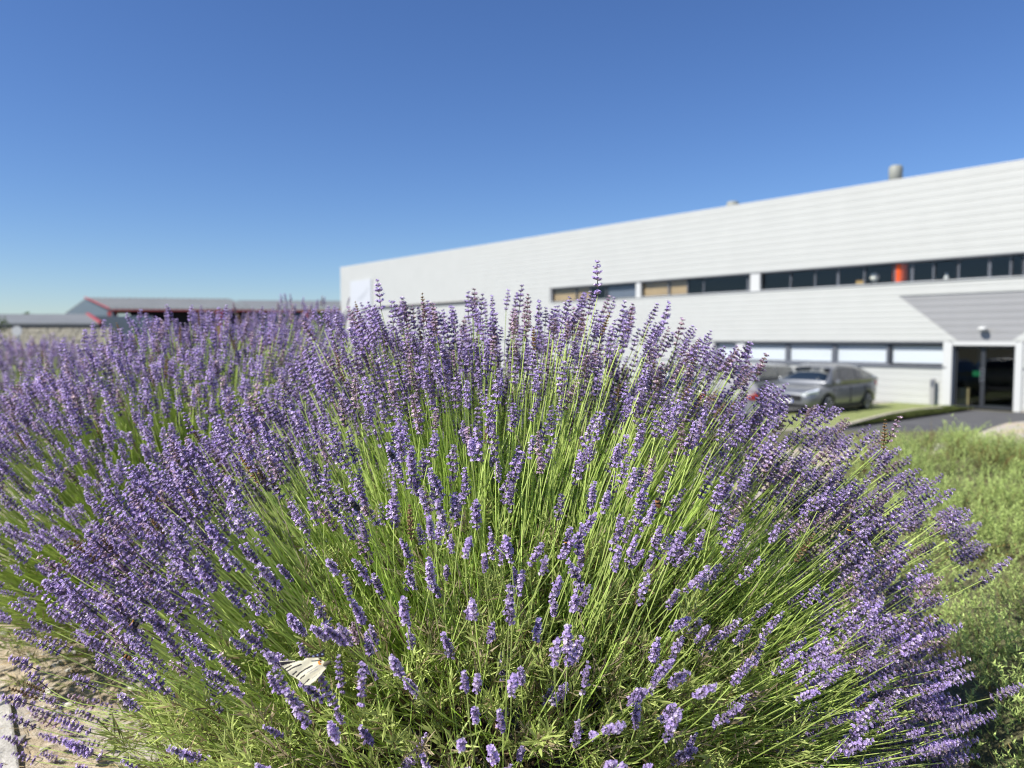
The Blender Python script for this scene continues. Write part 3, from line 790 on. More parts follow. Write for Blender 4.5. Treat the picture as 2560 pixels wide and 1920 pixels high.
lean = empty("low_shed", (0, 0, 0), 0, "low flat grey-roofed shed with a red roof end, in front of the gabled shed", "shed")
e0, e1 = P2(-260, 812, 48), P2(250, 808, 48); r0, r1 = P2(-260, 787, 56), P2(216, 785, 56)
e0.z = e1.z; r0.z = r1.z
b_ = MB(); quad_slab(b_, [e0, e1, r1, r0], .1); b_.build("roof", M_SHEDR, lean)
b_ = MB(); b_.tube([e1 + Vector((.08, -.05, 0)), r1 + Vector((.08, 0, 0))], .13, seg=4); b_.build("roof_trim", M_RED, lean)
b_ = MB(); b_.box(e0.x, e1.x, e1.y - .1, e1.y - .02, e1.z - .32, e1.z - .11); b_.build("fascia", M_DARKF, lean)
b_ = MB(); b_.box(e0.x, e1.x - .3, r1.y - .4, r1.y - .2, 0, r1.z - .15); b_.build("back_wall", M_SHED, lean)
for px in (-200, 0, 120, 235):
    p = P2(px, 812, 48.2); b_ = MB(); b_.box(p.x - .1, p.x + .1, p.y, p.y + .2, 0, e1.z - .12); b_.build("post", M_DARKF, lean)

# stone wall
M_LIME = mat("limestone", (0.40, 0.365, 0.28), 0.95, noise_amt=0.2, noise_scale=3, bump=0.5, bump_scale=12)
YW = 36.0; sw0, sw1 = P2(-160, 822, YW), P2(285, 822, YW); ztop = P2(150, 820, YW).z
wall = empty("stone_wall", (sw0.x, YW, 0), 0, "pale rubble stone wall with shed roofs behind it", "wall")
b_ = MB(); b_.box(0, sw1.x - sw0.x, 0.05, .35, 0, ztop - .80); b_.build("wall_base", M_LIME, wall)
b_ = MB(); b_.box(0.02, sw1.x - sw0.x - 0.02, 0.09, .31, ztop - .797, ztop - .03); b_.build("mortar", mat("mortar", (0.30, 0.27, 0.21), 0.95), wall)
def stone_mesh(k):
    rr = random.Random(k); w, h, d = rr.uniform(.22, .34), .185, .16
    b_ = MB(); b_.box(-w / 2, w / 2, -d / 2, d / 2, -h / 2, h / 2)
    b_.v = [(x + rr.uniform(-.018, .018), y + rr.uniform(-.012, .012), z + rr.uniform(-.01, .01)) for x, y, z in b_.v]
    me = bpy.data.meshes.new("stone"); me.from_pydata(b_.v, [], b_.f); me.materials.append(M_LIME); me.update(); return me, w
stones = [stone_mesh(k) for k in range(8)]
for r_ in range(4):
    x = 0.15 + .1 * (r_ % 2)
    while x < sw1.x - sw0.x - .2 :
        me, w = R.choice(stones); o = link_mesh("stone", me, wall, (x + w / 2, .10 + R.uniform(-.012, .012), ztop - .10 - r_ * .195)); x += w + .02
        if sw0.x + x > P2(760, 822, YW).x: break

# hedge and trees
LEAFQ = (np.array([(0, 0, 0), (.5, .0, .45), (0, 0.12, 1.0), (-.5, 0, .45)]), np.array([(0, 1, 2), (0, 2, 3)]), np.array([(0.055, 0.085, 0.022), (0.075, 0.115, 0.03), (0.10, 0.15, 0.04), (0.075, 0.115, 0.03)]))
def leaf_cloud(name, pts, size, parent, seed, tint=(1, 1, 1)):
    rs = np.random.RandomState(seed); n = len(pts)
    ax = rs.normal(0, 1, (n, 3)); ax[:, 2] += .5
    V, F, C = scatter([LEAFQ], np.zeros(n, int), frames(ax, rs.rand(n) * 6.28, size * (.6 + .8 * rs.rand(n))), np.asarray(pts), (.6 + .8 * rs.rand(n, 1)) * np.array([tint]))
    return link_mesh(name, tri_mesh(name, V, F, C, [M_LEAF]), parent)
hp = P2(-90, 850, 24)
hedge = empty("hedge", (hp.x - 1.3, hp.y, 0), 0, "dark green leafy hedge end at the far left behind the blurred lavender", "hedge")
rs = np.random.RandomState(5); pts_ = []
hz = P2(20, 812, 24).z
for _ in range(9000):
    x, y, z = rs.uniform(-1, 1) * 2.45, rs.uniform(-1, 1) * .9, rs.uniform(0, hz)
    s_ = 1 + .12 * noise.noise(Vector((x * 1.5, y, z * 2)))
    if rs.rand() < .6:
        if rs.rand() < .5: y = -0.9 * s_ + rs.normal(0, .05)
        else: z = hz * s_ + rs.normal(0, .05)
    if x > 2.2 and z > hz * .85: continue
    pts_.append((x * s_, y, z))
tag(leaf_cloud("foliage", pts_, .075, hedge, 6), kind="stuff")
b_ = MB()
for k in range(9): b_.tube([(-2.1 + k * .5, 0, 0), (-2.1 + k * .5 + rs.normal(0, .1), .05, hz * .8)], [.05, .02], seg=6)
b_.build("trunk", M_TREEBARK, hedge)
def tree(px, py, Y, rw_, label, seed):
    tp_ = P2(px, py, Y); rs = np.random.RandomState(seed); z1 = tp_.z
    t = empty("tree", (tp_.x, tp_.y, 0), 0, label, "tree")
    pts_ = []
    for _ in range(16):
        c = np.array([rs.normal(0, rw_ * .45), rs.normal(0, rw_ * .3), z1 - rw_ * .35 - abs(rs.normal(0, rw_ * .5))]); r0_ = rw_ * rs.uniform(.2, .36)
        d = rs.normal(0, 1, (260, 3)); d /= np.linalg.norm(d, axis=1, keepdims=True)
        pts_.append(c + d * r0_ * (.6 + .45 * rs.rand(260, 1)))
    pts_ = np.concatenate(pts_); leaf_cloud("crown", pts_, .34, t, seed)['kind'] = "stuff"
    b_ = MB(); b_.tube([(0, 0, 0), (.1, 0, z1 * .45), (-.1, .1, z1 * .8)], [.4, .28, .1], seg=8)
    for k in range(5):
        a_ = k * 1.3; b_.tube([(0, 0, z1 * (.4 + .06 * k)), (rw_ * .5 * math.cos(a_), rw_ * .4 * math.sin(a_), z1 * (.6 + .05 * k))], [.14, .04], seg=6)
    b_.build("trunk", M_TREEBARK, t)
tree(38, 781, 105, 3.4, "round dark tree crown just over the low shed roof", 31)
# small white post sign by the hedge
wp = P2(46, 826, 23); ws_ = empty("round_sign", (wp.x, wp.y, 0), 0, "small white round sign on a thin post beside the hedge", "sign")
b_ = MB(); b_.tube([(0, 0, 0), (0, 0, wp.z)], .03); b_.build("post", M_WHITE2, ws_)
b_ = MB(); b_.tube([(0, -.05, wp.z - .02), (0, -.075, wp.z - .02)], .15, seg=20); b_.build("disc", M_WHITE2, ws_)

# ================================================================== LAVENDER
def unit(v): return v / np.linalg.norm(v, axis=-1, keepdims=True)
def make_spike(seed, nw=9, per=7, sides=3, petals=5, bloom=0.5, gap=True, dry=False, cap=True, fat=1.0):
    """one flower spike, 1 unit long along +z; whorls of little tubes, some with an open corolla"""
    rs = np.random.RandomState(seed); V = []; F = []; C = []
    def add(v, f, c):
        o = len(V); V.extend(v); F.extend([(a + o, b + o, d + o) for a, b, d in f]); C.extend(c)
    # stalk through the spike
    ring = [(.014 * math.cos(a), .014 * math.sin(a)) for a in (0, 2.09, 4.19)]
    add([(x, y, 0) for x, y in ring] + [(x * .4, y * .4, .97) for x, y in ring], [(0, 1, 4), (0, 4, 3), (1, 2, 5), (1, 5, 4), (2, 0, 3), (2, 3, 5)], [(.13, .15, .09)] * 6)
    zs = []
    if gap: zs.append(0.03); base = 0.24
    else: base = 0.04
    for i in range(nw): zs.append(base + (0.93 - base) * (i / (nw - 1)) ** 0.92)
    for wi, z in enumerate(zs):
        u = z; low = gap and wi == 0
        n_ = max(3, int(per * (1.0 if not low else .7) * (1 - .45 * max(0, u - .6) / .4)))
        env = (0.72 + .28 * math.sin(math.pi * min(1, u * 1.25))) * (1.0 if u < .7 else 1 - .55 * (u - .7) / .3)
        if low: env = .8
        a0 = rs.rand() * 6.28
        for k in range(n_):
            a = a0 + 6.283 * k / n_ + rs.normal(0, .18)
            el = rad(rs.uniform(28, 58)) + .5 * max(0, u - .6)
            d = np.array([math.cos(a) * math.cos(el), math.sin(a) * math.cos(el), math.sin(el)])
            side = np.array([-math.sin(a), math.cos(a), 0]); up = np.cross(d, side)
            Lc = .088 * env * rs.uniform(.8, 1.15) * (.55 + .45 * fat); r0, r1 = .014 * fat, .023 * rs.uniform(.9, 1.15) * fat
            b = np.array([0, 0, z + rs.normal(0, .008)]); m = b + d * Lc
            pb, pt = [], []
            for s in range(sides):
                q = 6.283 * s / sides; o = side * math.cos(q) + up * math.sin(q)
                pb.append(tuple(b + o * r0)); pt.append(tuple(m + o * r1))
            f = []
            for s in range(sides):
                j = (s + 1) % sides; f += [(s, j, sides + j), (s, sides + j, sides + s)]
            g = rs.rand()
            if dry: cb, ct = (.24, .16, .08), (.38, .26, .14)
            else:
                cb = (.32 + .1 * g, .30 + .09 * g, .25); ct = (.25 + .16 * g, .18 + .13 * g, .39 + .17 * g)
                if u > .8: ct = (.43, .35, .58)
            v = pb + pt; c = [cb] * sides + [ct] * sides
            if not cap:                                   # a solid little cone is enough at this distance
                v = [tuple(b)] + pt; c = [cb] + [ct] * sides; f = [(0, 1 + s, 1 + (s + 1) % sides) for s in range(sides)] + [(1, 2, 3)]
            if cap:
                v = v + [tuple(m + d * .012)]; c = c + [tuple(x * .6 for x in ct)]  # calyx mouth darkened in the colour for the shaded gaps between florets
                f += [(sides + s, sides + (s + 1) % sides, 2 * sides) for s in range(sides)]
            add(v, f, c)
            if rs.rand() < bloom and not dry and u < .97:
                cc = m + d * .012; w_ = rs.uniform(.030, .043) * (.5 + .5 * fat); l = rs.uniform(.9, 1.12)
                pc = (.60 * l, .45 * l, .87 * l) if rs.rand() < .72 else (.78 * l, .66 * l, .90 * l)
                pv, pf, pcs = [], [], []
                for s in range(petals):
                    q0 = 6.283 * (s - .38) / petals + g; q1 = 6.283 * (s + .38) / petals + g
                    o0 = side * math.cos(q0) + up * math.sin(q0); o1 = side * math.cos(q1) + up * math.sin(q1)
                    lift = rs.uniform(.1, .9)
                    n0 = len(pv); pv += [tuple(cc), tuple(cc + (o0 + d * lift) * w_), tuple(cc + (o1 + d * lift) * w_)]; pf.append((n0, n0 + 1, n0 + 2)); pcs += [tuple(x * .7 for x in pc), pc, pc]
                add(pv, pf, pcs)
    return np.array(V, dtype=float), np.array(F, dtype=int), np.array(C, dtype=float)

HI = [make_spike(100 + k, nw=6 + k % 4, per=8, sides=4 if k % 2 else 3, petals=5, bloom=(.62, .5, .35, .55, .2, .6, .42, .5, .65, .28, .1, .55)[k], gap=(k % 3 != 0)) for k in range(12)]
MIDP = [make_spike(200 + k, nw=6 + k % 2, per=6, sides=3, petals=3, bloom=(.65, .5, .6, .3, .7, .45, .15, .6)[k], gap=(k % 4 == 0), cap=False, fat=1.55) for k in range(8)]
LOW = [make_spike(300 + k, nw=6, per=5, sides=3, petals=3, bloom=.6, gap=(k == 0), cap=False, fat=1.9) for k in range(4)]
FAR = [make_spike(330 + k, nw=5, per=4, sides=3, petals=3, bloom=.7, gap=False, cap=False, fat=2.4) for k in range(3)]
DRY = make_spike(400, nw=9, per=6, sides=3, petals=3, bloom=0, gap=False, dry=True)
HI_ME = [tri_mesh("flower_spike", v, f, c, [M_FLOWER]) for v, f, c in HI]
MID_ME = [tri_mesh("flower_spike", v, f, c, [M_FLOWER]) for v, f, c in MIDP]
DRY_ME = tri_mesh("flower_spike", *DRY, [M_FLOWER])

def tubes(P, Rr_, col0, col1, sides=3):
    """P n x k x 3 paths -> joined triangular tubes"""
    n, k, _ = P.shape
    T = np.gradient(P, axis=1); T = T / (np.linalg.norm(T, axis=2, keepdims=True) + 1e-9)
    h = np.array([.3, .2, .93]); U = np.cross(T, h); U /= np.linalg.norm(U, axis=2, keepdims=True) + 1e-9; Wv = np.cross(T, U)
    ang = np.arange(sides) * 2 * math.pi / sides
    V = P[:, :, None, :] + (U[:, :, None, :] * np.cos(ang)[None, None, :, None] + Wv[:, :, None, :] * np.sin(ang)[None, None, :, None]) * Rr_[:, :, None, None]
    u = np.linspace(0, 1, k)[None, :, None, None]
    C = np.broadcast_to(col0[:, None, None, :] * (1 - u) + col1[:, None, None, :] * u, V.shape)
    F = []
    for a in range(k - 1):
        for s in range(sides):
            j = (s + 1) % sides; F += [(a * sides + s, a * sides + j, (a + 1) * sides + j), (a * sides + s, (a + 1) * sides + j, (a + 1) * sides + s)]
    F = np.array(F)[None] + (np.arange(n) * k * sides)[:, None, None]
    return V.reshape(-1, 3), F.reshape(-1, 3), C.reshape(-1, 3)

def curve_paths(B0, B2, sag, k=7, bend=None):
    mid = B0 * .48 + B2 * .52; mid[:, 2] -= sag
    if bend is not None: mid += bend
    u = np.linspace(0, 1, k)[None, :, None]
    return (1 - u) ** 2 * B0[:, None] + 2 * u * (1 - u) * mid[:, None] + u * u * B2[:, None]

# a tuft of narrow leaves round a short shoot
def make_tuft(seed, nl=16, L=.030, wd=.0016, spread=1.0):
    rs = np.random.RandomState(seed); V, F, C = [], [], []
    for i in range(nl):
        a = i * 2.4 + rs.normal(0, .2); z = .045 * i / nl; el = rad(rs.uniform(15, 65)) + .5 * i / nl
        d = np.array([math.cos(a) * math.cos(el) * spread, math.sin(a) * math.cos(el) * spread, math.sin(el)]); side = np.array([-math.sin(a), math.cos(a), 0])
        l = L * rs.uniform(.7, 1.25); b = np.array([0, 0, z]); m = b + d * l * .5; t = b + d * l + np.array([0, 0, l * rs.uniform(-.25, .25)])
        o = len(V); w = wd * rs.uniform(.8, 1.3)
        V += [b, m + side * w, t, m - side * w]; F += [(o, o + 1, o + 2), (o, o + 2, o + 3)]
        g = rs.rand()
        c = np.array((.45, .52, .17)) * (.75 + .55 * g) if rs.rand() < .86 else np.array((.38, .30, .17))
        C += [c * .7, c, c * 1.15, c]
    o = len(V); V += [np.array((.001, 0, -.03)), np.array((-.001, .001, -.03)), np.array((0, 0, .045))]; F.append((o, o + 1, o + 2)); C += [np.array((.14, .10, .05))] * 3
    return np.array(V), np.array(F), np.array(C)
TUFTS = [make_tuft(500 + k) for k in range(5)]
GREY_TUFTS = [make_tuft(520 + k, nl=12, L=.03) for k in range(3)]
for tt_ in GREY_TUFTS: tt_[2][:] = tt_[2].mean(axis=1, keepdims=True) * np.array([1.15, .95, .62])

STALKS_A = []
BY = 1.02                                             # how far out the butterfly sits
def bush(base, Rx, Rh, Rv, n, label, hero, protos, proto_me, seed, front_thin=.45, mound=(.6, .46), n_tuft=1500, extra=1500, custom=(), stem_r=.00115, keep_me=300, spike_len=(.040, .072), stuff_protos=None, low_cut=0):
    rs = np.random.RandomState(seed); base = np.array(base, float)
    root = empty("lavender_bush", base, 0, label, "lavender", "lavender bushes in the planting bed")
    tocam = np.array([-base[0], -base[1]]); tocam /= np.linalg.norm(tocam)
    # directions
    dirs = []
    while len(dirs) < n:
        z = rs.uniform(.02, 1); a = rs.uniform(0, 2 * math.pi); r = math.sqrt(1 - z * z); d = np.array([r * math.cos(a), r * math.sin(a), z])
        f = d[0] * tocam[0] + d[1] * tocam[1]
        p = 1.0
        if f > -.12:
            lateral = abs(-d[0] * tocam[1] + d[1] * tocam[0])
            p = 1 - (1 - front_thin) * min(1, max(0, f + .06) / .20) * (1 - min(1, max(0, lateral - .38) / .34))
        elif f < -.45 and z < .55: p = .12
        if low_cut and f > -.2 and z < low_cut: p = 0
        if hero and d[0] < -.2 and z < .48 and d[1] < .40: p *= .17
        if hero and d[0] > .35 and z < .78: p *= .62 if z > .35 else .4
        # uneven clumps
        p *= .45 + .85 * max(0, min(1, .5 + 1.4 * noise.noise(Vector(d * 3.1) + Vector((seed, 0, 0)))))
        if rs.rand() < p: dirs.append(d)
    d = np.array(dirs); n = len(d)
    rr = 1 - .14 * rs.rand(n) ** 1.4 + rs.normal(0, .022, n)
    rr += .05 * np.array([noise.noise(Vector(q * 2.2) + Vector((0, seed, 7))) for q in d])
    deep = rs.rand(n) < .10; rr[deep] -= rs.uniform(.05, .22, deep.sum())
    tip = d * rr[:, None] * np.array([Rx, Rh, Rv])
    Ls = rs.uniform(spike_len[0], spike_len[1], n)
    d0 = unit(d + rs.normal(0, .10, (n, 3)) + np.array([0, 0, .05])); d0[:, 2] = np.maximum(d0[:, 2], .05)
    org = d0 * np.array([mound[0], mound[0], mound[1]]) * rs.uniform(.45, .9, (n, 1)) + np.array([0, 0, .03])
    cust = []
    for (px, py, Y, sl, lean, which) in custom:
        p = np.array(at_depth(px, py, Y)) - base; cust.append((p, sl, lean, which))
    if cust:
        tip = np.concatenate([tip, np.array([c[0] for c in cust])]); Ls = np.concatenate([Ls, np.array([c[1] for c in cust])])
        o2 = np.array([[c[0][0] * .3, c[0][1] * .3, min(.4, max(.1, c[0][2] * .4))] for c in cust]); org = np.concatenate([org, o2])
        n += len(cust)
    ncu = len(cust)
    L3 = np.linalg.norm(tip - org, axis=1)
    horiz = np.linalg.norm(tip[:, :2], axis=1) / (np.linalg.norm(tip, axis=1) + 1e-6)
    sag = .02 + .13 * horiz * L3 * rs.uniform(.5, 1.3, n)
    bend = rs.normal(0, .018, (n, 3)); bend[:, 2] = 0
    # axis of the spike = end tangent of the stem
    mid = org * .48 + tip * .52; mid[:, 2] -= sag; mid += bend
    ax = unit(tip - mid); ax = unit(ax + rs.normal(0, .07, (n, 3)))
    if ncu:
        for i, c in enumerate(cust): ax[n - ncu + i] = unit(np.array(c[2], float))
    sb = tip - ax * Ls[:, None]                       # foot of the spike = end of the stem
    P = curve_paths(org, sb, sag * .8, 6, bend)
    # lower half stays bound to the end direction
    if hero:                                          # no stalk grows through the butterfly
        ok = np.ones(n, bool)
        for i in range(n):
            for pt in (tip[i], sb[i], (tip[i] + sb[i]) / 2, P[i, 5], P[i, 4]):
                q = project(pt + base)
                if q and q[2] < BY + .03 and abs(q[0] - 305) < 34 and abs(q[1] - 664) < 24: ok[i] = False
                if q and abs(q[0] - 757) < 9 and abs(q[1] - 386) < 11: ok[i] = False
        keepc = np.zeros(n, bool); keepc[n - ncu:] = [c[3] != 0 or c[1] > .05 or True for c in cust]; near = np.array([bool((q := project(t_ + base)) and abs(q[0] - 757) < 10 and abs(q[1] - 390) < 14) for t_ in tip])
        ok = ok | (keepc & ~near); cust = [c for c, o in zip(cust, ok[n - ncu:]) if o]; ncu = len(cust)
        tip, Ls, org, ax, sb, P = tip[ok], Ls[ok], org[ok], ax[ok], sb[ok], P[ok]; n = len(tip)
    if label.startswith("lavender bush standing second"):          # its far side rounds off earlier
        ok = np.array([not ((q := project(t_ + base)) and q[0] < 110 and q[1] < 388 - .58 * q[0]) for t_ in tip]); ok[n - ncu:] = True
        tip, Ls, org, ax, sb, P = tip[ok], Ls[ok], org[ok], ax[ok], sb[ok], P[ok]; n = len(tip)
    which = rs.randint(0, len(protos), n)
    for i, c in enumerate(cust):
        which[n - ncu + i] = c[3] if c[3] >= 0 else 0
    spin = rs.rand(n) * 6.283
    wid = rs.uniform(1.12, 1.42, n) * (.060 / Ls) ** .5
    ax0 = ax
    Msp = frames(ax0, spin, np.stack([Ls * wid, Ls * wid, Ls], 1))
    g = rs.rand(n, 1)
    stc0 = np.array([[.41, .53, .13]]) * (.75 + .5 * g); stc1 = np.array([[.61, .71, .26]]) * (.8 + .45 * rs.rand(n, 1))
    tint = np.ones((n, 3)) * (.80 + .38 * rs.rand(n, 1)); old = rs.rand(n) < .16
    tint[old] *= np.array([1.05, .98, .72])
    # the ones that show largest become parts of their own
    wpos = sb + base; score = np.full(n, 1e9)
    for i in range(n):
        q = project(wpos[i] + ax[i] * Ls[i] * .5)
        if q and -6 < q[0] < 1030 and 0 < q[1] < 775: score[i] = q[2]
        if i >= n - ncu and cust[i - (n - ncu)][3] == -2: score[i] = 0
    order = np.argsort(score); own = order[:keep_me]; own = own[score[own] < 1e8]
    rest = np.setdiff1d(np.arange(n), own)
    for i in own:
        o0 = Vector(P[i, 0]); pv = (P[i] - P[i, 0])[None]
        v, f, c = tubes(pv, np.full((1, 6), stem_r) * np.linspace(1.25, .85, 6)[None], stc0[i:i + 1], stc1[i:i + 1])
        st = link_mesh("flower_stem", tri_mesh("flower_stem", v, f, c, [M_STEM]), root, o0)
        me_ = DRY_ME if (i >= n - ncu and cust[i - (n - ncu)][3] == -2) else proto_me[which[i]]
        sp = link_mesh("flower_spike", me_, st); Mx = Matrix([[float(Msp[i, r_, c_]) for c_ in range(3)] for r_ in range(3)]).to_4x4()
        Mx.translation = Vector(sb[i] - P[i, 0]); sp.matrix_local = Mx
        if hero: STALKS_A.append((Vector(sb[i] + base), Vector(ax[i]), float(Ls[i]), Vector(P[i, 3] + base)))
    if stuff_protos: protos = stuff_protos
    wr = which[rest] % len(protos)
    if hero:                                          # simpler spikes beyond arm's length
        fa = np.linalg.norm(sb[rest] + base - np.array([0, 0, CAM_Z]), axis=1) > 1.45
        wr = np.where(fa, len(protos) + which[rest] % len(LOW), wr); protos = list(protos) + LOW
    protos = list(protos) + [DRY]; wr = np.where(rs.rand(len(rest)) < .035, len(protos) - 1, wr)
    V, F, C = scatter(protos, wr, Msp[rest], sb[rest], tint[rest])
    tag(link_mesh("flower_spikes", tri_mesh("flower_spikes", V, F, C, [M_FLOWER]), root), kind="stuff")
    Pr = P[rest]; a0, a1 = stc0[rest], stc1[rest]
    # extra flowerless stems and long leaves that fill the fan
    if extra:
        dd = d[rs.randint(0, len(d), extra)] + rs.normal(0, .16, (extra, 3)); dd[:, 2] = np.maximum(dd[:, 2], .03); dd = unit(dd)
        t2 = dd * np.array([Rx, Rh, Rv]) * rs.uniform(.62, .86, (extra, 1)); dq = unit(dd + rs.normal(0, .12, (extra, 3))); dq[:, 2] = np.maximum(dq[:, 2], .05)
        o2 = dq * np.array([mound[0], mound[0], mound[1]]) * rs.uniform(.45, .95, (extra, 1))
        hz_ = np.linalg.norm(dd[:, :2], axis=1)
        P2_ = curve_paths(o2, t2, .02 + .05 * hz_, 6, rs.normal(0, .045, (extra, 3)))
        Pr = np.concatenate([Pr, P2_]); e0_ = np.array([[.37, .50, .11]]) * (.7 + .6 * rs.rand(extra, 1)); e1_ = np.array([[.53, .65, .19]]) * (.7 + .6 * rs.rand(extra, 1))
        dead = rs.rand(extra) < .12; e0_[dead] = (.26, .21, .14); e1_[dead] = (.42, .36, .25)
        a0 = np.concatenate([a0, e0_]); a1 = np.concatenate([a1, e1_])
    rad_ = np.full((len(Pr), 6), stem_r) * np.linspace(1.25, .8, 6)[None] * rs.uniform(.8, 1.25, (len(Pr), 1))
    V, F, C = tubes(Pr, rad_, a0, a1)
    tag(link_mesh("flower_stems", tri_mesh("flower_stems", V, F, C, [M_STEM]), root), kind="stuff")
    # leafy mound
    if n_tuft:
        dm = unit(rs.normal(0, 1, (n_tuft, 3))); dm[:, 2] = np.abs(dm[:, 2])
        hole = np.array([noise.noise(Vector(q * 5.5) + Vector((3, seed, 1))) for q in dm])
        keep = (hole > -.16) | (rs.rand(n_tuft) < .25); dm = dm[keep]; hole = hole[keep]; n_tuft = len(dm)
        rr = rs.uniform(.72, 1.02, n_tuft) - .25 * np.clip(-hole - .05, 0, 1) * 2
        T = dm * np.array([mound[0], mound[0], mound[1]]) * 1.08 * rr[:, None]
        axm = unit(dm + rs.normal(0, .45, (n_tuft, 3)) + np.array([0, 0, .45]))
        kind = rs.rand(n_tuft) < .16
        wh = np.where(kind, 5 + rs.randint(0, 3, n_tuft), rs.randint(0, 5, n_tuft))
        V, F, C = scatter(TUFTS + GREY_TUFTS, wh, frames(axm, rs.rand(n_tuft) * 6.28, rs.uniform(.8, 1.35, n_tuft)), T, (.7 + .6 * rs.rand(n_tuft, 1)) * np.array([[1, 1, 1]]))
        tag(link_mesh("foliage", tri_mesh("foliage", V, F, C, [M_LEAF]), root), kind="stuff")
        # woody branches inside
        nb = 90; db = unit(rs.normal(0, 1, (nb, 3))); db[:, 2] = np.abs(db[:, 2]) + .15; db = unit(db)
        e = db * np.array([mound[0], mound[0], mound[1]]) * rs.uniform(.75, 1.0, (nb, 1)); s0 = e * .06; s0[:, 2] = -.02
        P3 = curve_paths(s0, e, .05 * np.ones(nb), 7, rs.normal(0, .03, (nb, 3)))
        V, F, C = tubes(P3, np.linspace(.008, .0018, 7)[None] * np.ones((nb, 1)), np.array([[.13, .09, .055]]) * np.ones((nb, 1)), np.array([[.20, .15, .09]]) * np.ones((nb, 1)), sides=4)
        tag(link_mesh("woody_branches", tri_mesh("woody_branches", V, F, C, [M_STRAW]), root), kind="stuff")
    return root

def c22(x, y, Y, sl=.075, lean=(0, 0, 1), which=0): return (x * 1024 / 2212, y * 1024 / 2212, Y, sl, lean, which)
customA = [c22(815, 603, 1.70, .085, (-.12, 0, 1), 1), c22(1289, 562, 1.35, .075, (-.05, -.1, 1), 2), c22(912, 632, 1.75, .085, (-.05, 0, 1), 4), c22(1025, 622, 1.8, .09, (.03, 0, 1), 5),
           c22(1127, 615, 1.8, .085, (.1, 0, 1), 7), c22(868, 643, 1.75, .08, (-.1, 0, 1), 8), c22(845, 650, 1.7, .08, (-.08, 0, 1), 2), c22(937, 655, 1.7, .08, (0, 0, 1), 1),
           c22(1165, 650, 1.75, .08, (.05, 0, 1), 4), c22(1065, 668, 1.7, .08, (0, 0, 1), 5), c22(1350, 650, 1.75, .08, (.15, 0, 1), 7), c22(1445, 652, 1.8, .085, (.22, 0, 1), 8),
           c22(1368, 655, 1.7, .08, (.2, 0, 1), 1), c22(1475, 688, 1.75, .08, (.25, 0, 1), 2), c22(1240, 665, 1.75, .08, (.05, 0, 1), 4), c22(1205, 660, 1.8, .08, (.0, 0, 1), 5), c22(1535, 730, 1.7, .08, (.3, 0, 1), 7),
           c22(1655, 765, 1.6, .075, (.4, 0, 1), 8), c22(1622, 750, 1.62, .075, (.3, 0, 1), 1), c22(1298, 690, 1.6, .08, (.03, 0, 1), 4), c22(1945, 900, 1.5, .07, (.45, 0, 1), 2),
           c22(1912, 905, 1.5, .075, (.02, 0, 1), -2), c22(2125, 1555, 1.15, .08, (.85, -.1, .35), 5), c22(2075, 1600, 1.1, .075, (.8, -.1, .35), 7), c22(2185, 1205, 1.25, .075, (.75, 0, .6), 8),
           c22(2210, 1480, 1.2, .07, (.85, 0, .35), 1), c22(2090, 1100, 1.35, .07, (.7, 0, .6), 2), c22(5, 1505, 1.3, .07, (-.9, 0, .25), 4), c22(120, 1552, 1.2, .075, (-.85, 0, .35), 5), c22(135, 1600, 1.15, .08, (-.8, -.1, .45), 7),
           c22(22, 1420, 1.35, .07, (-.85, 0, .4), 8), c22(20, 1300, 1.4, .07, (-.8, 0, .5), 1), c22(1180, 1200, .98, .05, (.1, -.6, .8), 4), c22(925, 1115, 1.05, .055, (-.05, -.5, .85), 5), c22(1015, 1160, 1.02, .05, (.2, -.5, .85), 7)]
# single spikes that make the ragged skyline of each bush
def skyline(line, n, d0, d1, seed, up=(5, 26), sl=(.04, .065)):
    rs = random.Random(seed); out = []
    seg = [math.dist(p, q) for p, q in zip(line, line[1:])]; tot = sum(seg)
    for i in range(n):
        u = rs.random() * tot; k = 0
        while k < len(seg) - 1 and u > seg[k]: u -= seg[k]; k += 1
        f = u / seg[k]; x = line[k][0] * (1 - f) + line[k + 1][0] * f; y = line[k][1] * (1 - f) + line[k + 1][1] * f
        lean = max(-1, min(1.2, (x - 500) / 420)) if d1 < 2.3 else rs.uniform(-.25, .25)
        out.append((x + rs.uniform(-8, 8), y + rs.uniform(*up) * (1 if rs.random() < .8 else -.35), rs.uniform(d0, d1), rs.uniform(*sl), (lean + rs.uniform(-.12, .12), rs.uniform(-.1, .1), 1 - .25 * abs(lean)), rs.randrange(8)))
    return out
customA = [(x, y, Y, sl * .82, ln, w) for x, y, Y, sl, ln, w in customA]
customA += [(317, 671, 1.035, .062, (-.45, .1, .8), 3), (273, 669, 1.0, .066, (-.5, .1, .72), 6), (338, 655, 1.0, .055, (-.1, 0, 1), 9), (362, 662, .98, .062, (.02, 0, 1), 1)]
customA += skyline([(350, 318), (430, 303), (520, 296), (600, 300), (650, 305), (700, 330), (758, 352), (784, 392), (830, 411), (880, 435), (920, 462), (965, 510), (992, 565)], 210, 1.55, 1.95, 5)
customA += skyline([(660, 330), (720, 356), (765, 398), (820, 422), (880, 448), (935, 490)], 120, 1.45, 1.8, 6, up=(8, 60))
customA += skyline([(300, 330), (345, 320), (400, 315)], 90, 1.6, 2.1, 12, up=(0, 50))
customA += skyline([(345, 335), (430, 320), (520, 315), (600, 318), (680, 340), (740, 372)], 190, 1.5, 2.1, 9, up=(0, 75))
customB = skyline([(0, 392), (50, 362), (100, 335), (160, 322), (250, 318), (350, 320)], 340, 2.3, 3.0, 7, up=(0, 48), sl=(.045, .07))
customC = skyline([(150, 322), (200, 312), (260, 308), (340, 312)], 150, 3.6, 4.4, 8, up=(0, 26), sl=(.05, .08))
